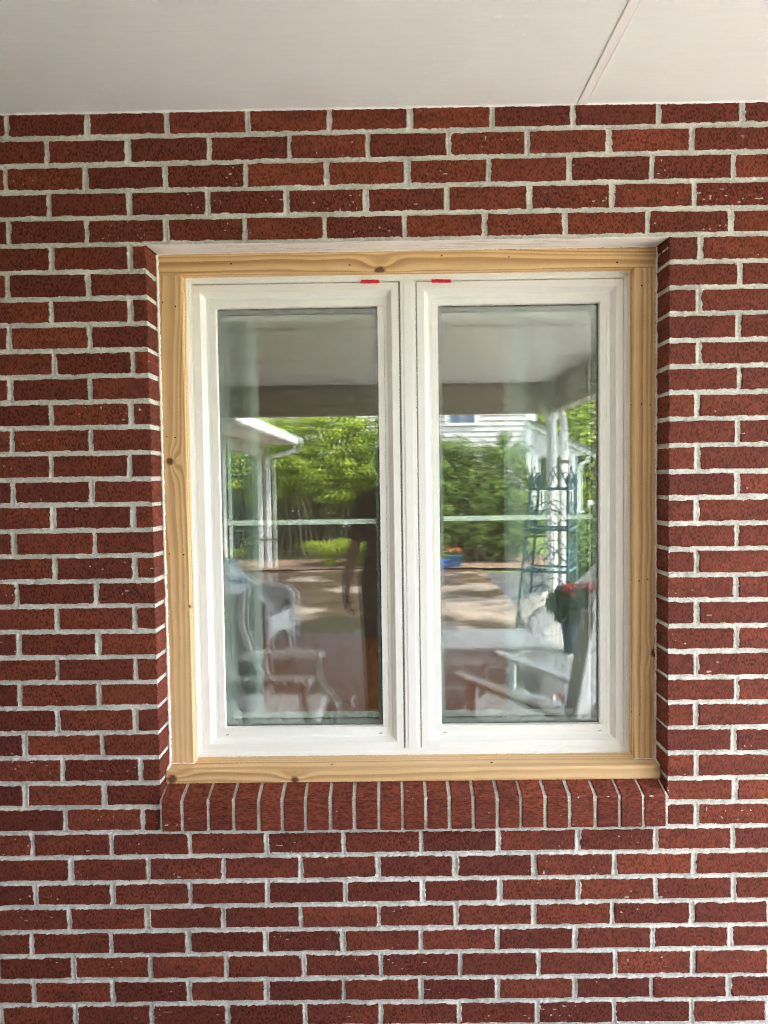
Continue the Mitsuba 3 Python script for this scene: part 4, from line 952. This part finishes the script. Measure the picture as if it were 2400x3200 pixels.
add(t + '__crest_rail', crest.mesh(), 'rocker_white', 40)

# ------------------------------------------------------------------ the person taking the picture
def solid(chains, edge, it=10):
    """One smooth skin over chains of (point, radius)."""
    ms = []
    for ch in chains:
        for (p, a), (q, b) in zip(ch[:-1], ch[1:]):
            s = [m3.Manifold.sphere(rad, 20).translate(tuple(map(float, c))) for c, rad in ((p, a), (q, b))]
            ms.append(m3.Manifold.batch_hull(s))
    b = m3.Manifold.batch_boolean(ms, m3.OpType.Add).refine_to_length(edge).to_mesh()
    tm = trimesh.Trimesh(b.vert_properties[:, :3], b.tri_verts, process=True)
    trimesh.smoothing.filter_taubin(tm, .5, .53, it)
    return tm
PX, PY = .008, -2.28                                # stands just behind the camera, facing the wall
def q(x, y, z): return np.array([PX + x, PY + y, z])
hip, chest = q(-.0, 0, .93), q(0, 0, 1.27)
torso = [[(q(-.075, 0, .93), .105), (q(-.06, 0, 1.10), .095), (q(-.085, 0, 1.27), .095), (q(-.125, 0, 1.375), .055)], [(q(.075, 0, .93), .105), (q(.06, 0, 1.10), .095), (q(.085, 0, 1.27), .095), (q(.125, 0, 1.385), .055)],
         [(q(-.075, 0, .93), .105), (q(.075, 0, .93), .105)], [(q(-.06, 0, 1.1), .095), (q(.06, 0, 1.1), .095)], [(q(-.085, 0, 1.27), .095), (q(.085, 0, 1.27), .095)], [(q(-.125, 0, 1.375), .055), (q(0, -.01, 1.44), .055), (q(.125, 0, 1.385), .055)],
         [(q(0, -.01, 1.40), .052), (q(.0, .015, 1.53), .050)]]
legs = [[(q(-.095, 0, .90), .092), (q(-.10, .01, .49), .060), (q(-.10, -.02, .30), .054), (q(-.10, -.025, .09), .040)], [(q(.10, 0, .90), .092), (q(.105, .01, .49), .060), (q(.105, -.02, .30), .054), (q(.105, -.025, .09), .040)]]
feet = [[(q(sx_ * .10, -.04, .06), .040), (q(sx_ * .11, .09, .038), .036), (q(sx_ * .115, .16, .032), .030)] for sx_ in (-1, 1)]
Ls, Le, Lw = q(-.165, 0, 1.355), q(-.245, -.01, 1.08), q(-.285, .04, .845)
larm = [(Ls, .052), (Le, .036), (q(-.26, .01, 1.0), .037), (Lw, .024)]
def fingers(w, fwd, down, side, s=1.0):
    """Palm and five bent fingers from the wrist; side points to the thumb."""
    ch = [[(w, .024), (w + down * .045, .022)]]
    for i, (o, l) in enumerate(((.028, .072), (.010, .080), (-.009, .074), (-.026, .058))):
        k0 = w + down * .085 + side * o; ch.append([(w + down * .02 + side * o * .5, .020), (k0, .0125)])
        b1 = k0 + down * l * .42 + fwd * .010; b2 = b1 + down * l * .26 + fwd * .018; b3 = b2 + down * l * .16 + fwd * .022
        ch.append([(k0, .0105), (b1, .0092), (b2, .0082), (b3, .0074)])
    t0 = w + down * .025 + side * .026
    ch.append([(t0, .014), (t0 + side * .026 + down * .030 + fwd * .012, .0108), (t0 + side * .030 + down * .060 + fwd * .022, .0088)])
    return ch
dn = np.array([-.02, .10, -1.]); dn /= np.linalg.norm(dn); sdv = np.array([.25, .95, .1]); sdv /= np.linalg.norm(sdv); fw = np.array([.95, -.25, 0])
lhand = fingers(Lw, fw, dn, sdv)
Rs, Re, Rw = q(.165, 0, 1.365), q(.195, .05, 1.14), q(.055, .245, 1.42)
rarm = [(Rs, .052), (Re, .038), (q(.16, .11, 1.2), .038), (Rw, .024)]
ru = np.array([-.30, .12, .94]); ru /= np.linalg.norm(ru)
rhand = fingers(Rw, np.array([-.6, .2, 0]), ru, np.array([-.75, -.45, .1]))
head = [[(q(0, .01, 1.565), .068), (q(0, .0, 1.645), .086)], [(q(0, .045, 1.545), .046), (q(0, .02, 1.60), .070)], [(q(0, -.03, 1.64), .080), (q(0, .02, 1.63), .076)],
        [(q(0, .092, 1.628), .009), (q(0, .106, 1.600), .013)], [(q(-.020, .083, 1.562), .008), (q(.020, .083, 1.562), .008)],
        [(q(-.080, -.005, 1.625), .014), (q(-.080, -.012, 1.600), .012)], [(q(.080, -.005, 1.625), .014), (q(.080, -.012, 1.600), .012)]]
per = thing('person', 'person in dark shirt and trousers standing on the porch holding up a phone', 'person')
add(per + '__body', solid(torso + legs + feet + [larm, rarm] + lhand + rhand + head, .011, 8), 'skin', True)
sh = [[(p, a + .016) for p, a in c] for c in torso[:6]]
sh += [[(q(-.08, 0, .92), .122), (q(.08, 0, .92), .122)], [(q(-.06, 0, 1.1), .115), (q(-.08, 0, .92), .122)], [(q(.06, 0, 1.1), .115), (q(.08, 0, .92), .122)], [(Ls, .070), (Ls + (Le - Ls) * .62, .060)], [(Rs, .070), (Rs + (Re - Rs) * .62, .060)]]
add(per + '__shirt', solid(sh, .016, 10), 'black_cloth', True)
tr = [[(c[0][0], .118), (c[1][0], .090), (c[2][0], .084), (c[3][0] + [0, 0, -.01], .078)] for c in legs] + [[(q(-.08, 0, .90), .116), (q(.08, 0, .90), .116)]]
add(per + '__trousers', solid(tr, .018, 10), 'dark_trousers', True)
for s_ in feet: add(per + '__shoe', solid([[(p + [0, 0, .004], a + .006) for p, a in s_]], .012, 5), 'toy_dark', True)
hr = [[(q(0, -.035, 1.66), .092), (q(0, .0, 1.69), .078)], [(q(-.03, -.05, 1.60), .070), (q(.03, -.05, 1.60), .070)], [(q(0, -.07, 1.58), .06), (q(0, -.07, 1.48), .045)]]
add(per + '__hair', solid(hr, .014, 8), 'hair_mat', True)
for sx_ in (-1, 1):
    e = trimesh.creation.icosphere(2, .0115); e.apply_translation(q(sx_ * .031, .0745, 1.618)); add(per + '__eye', e, 'toy_white', True)
ph = thing('phone', 'dark phone held upright in front of the face', 'phone')
add(ph + '__case', MB().box(-.045, .030, -1.992, -1.984, 1.400, 1.548, .003).mesh(), 'phone_mat')
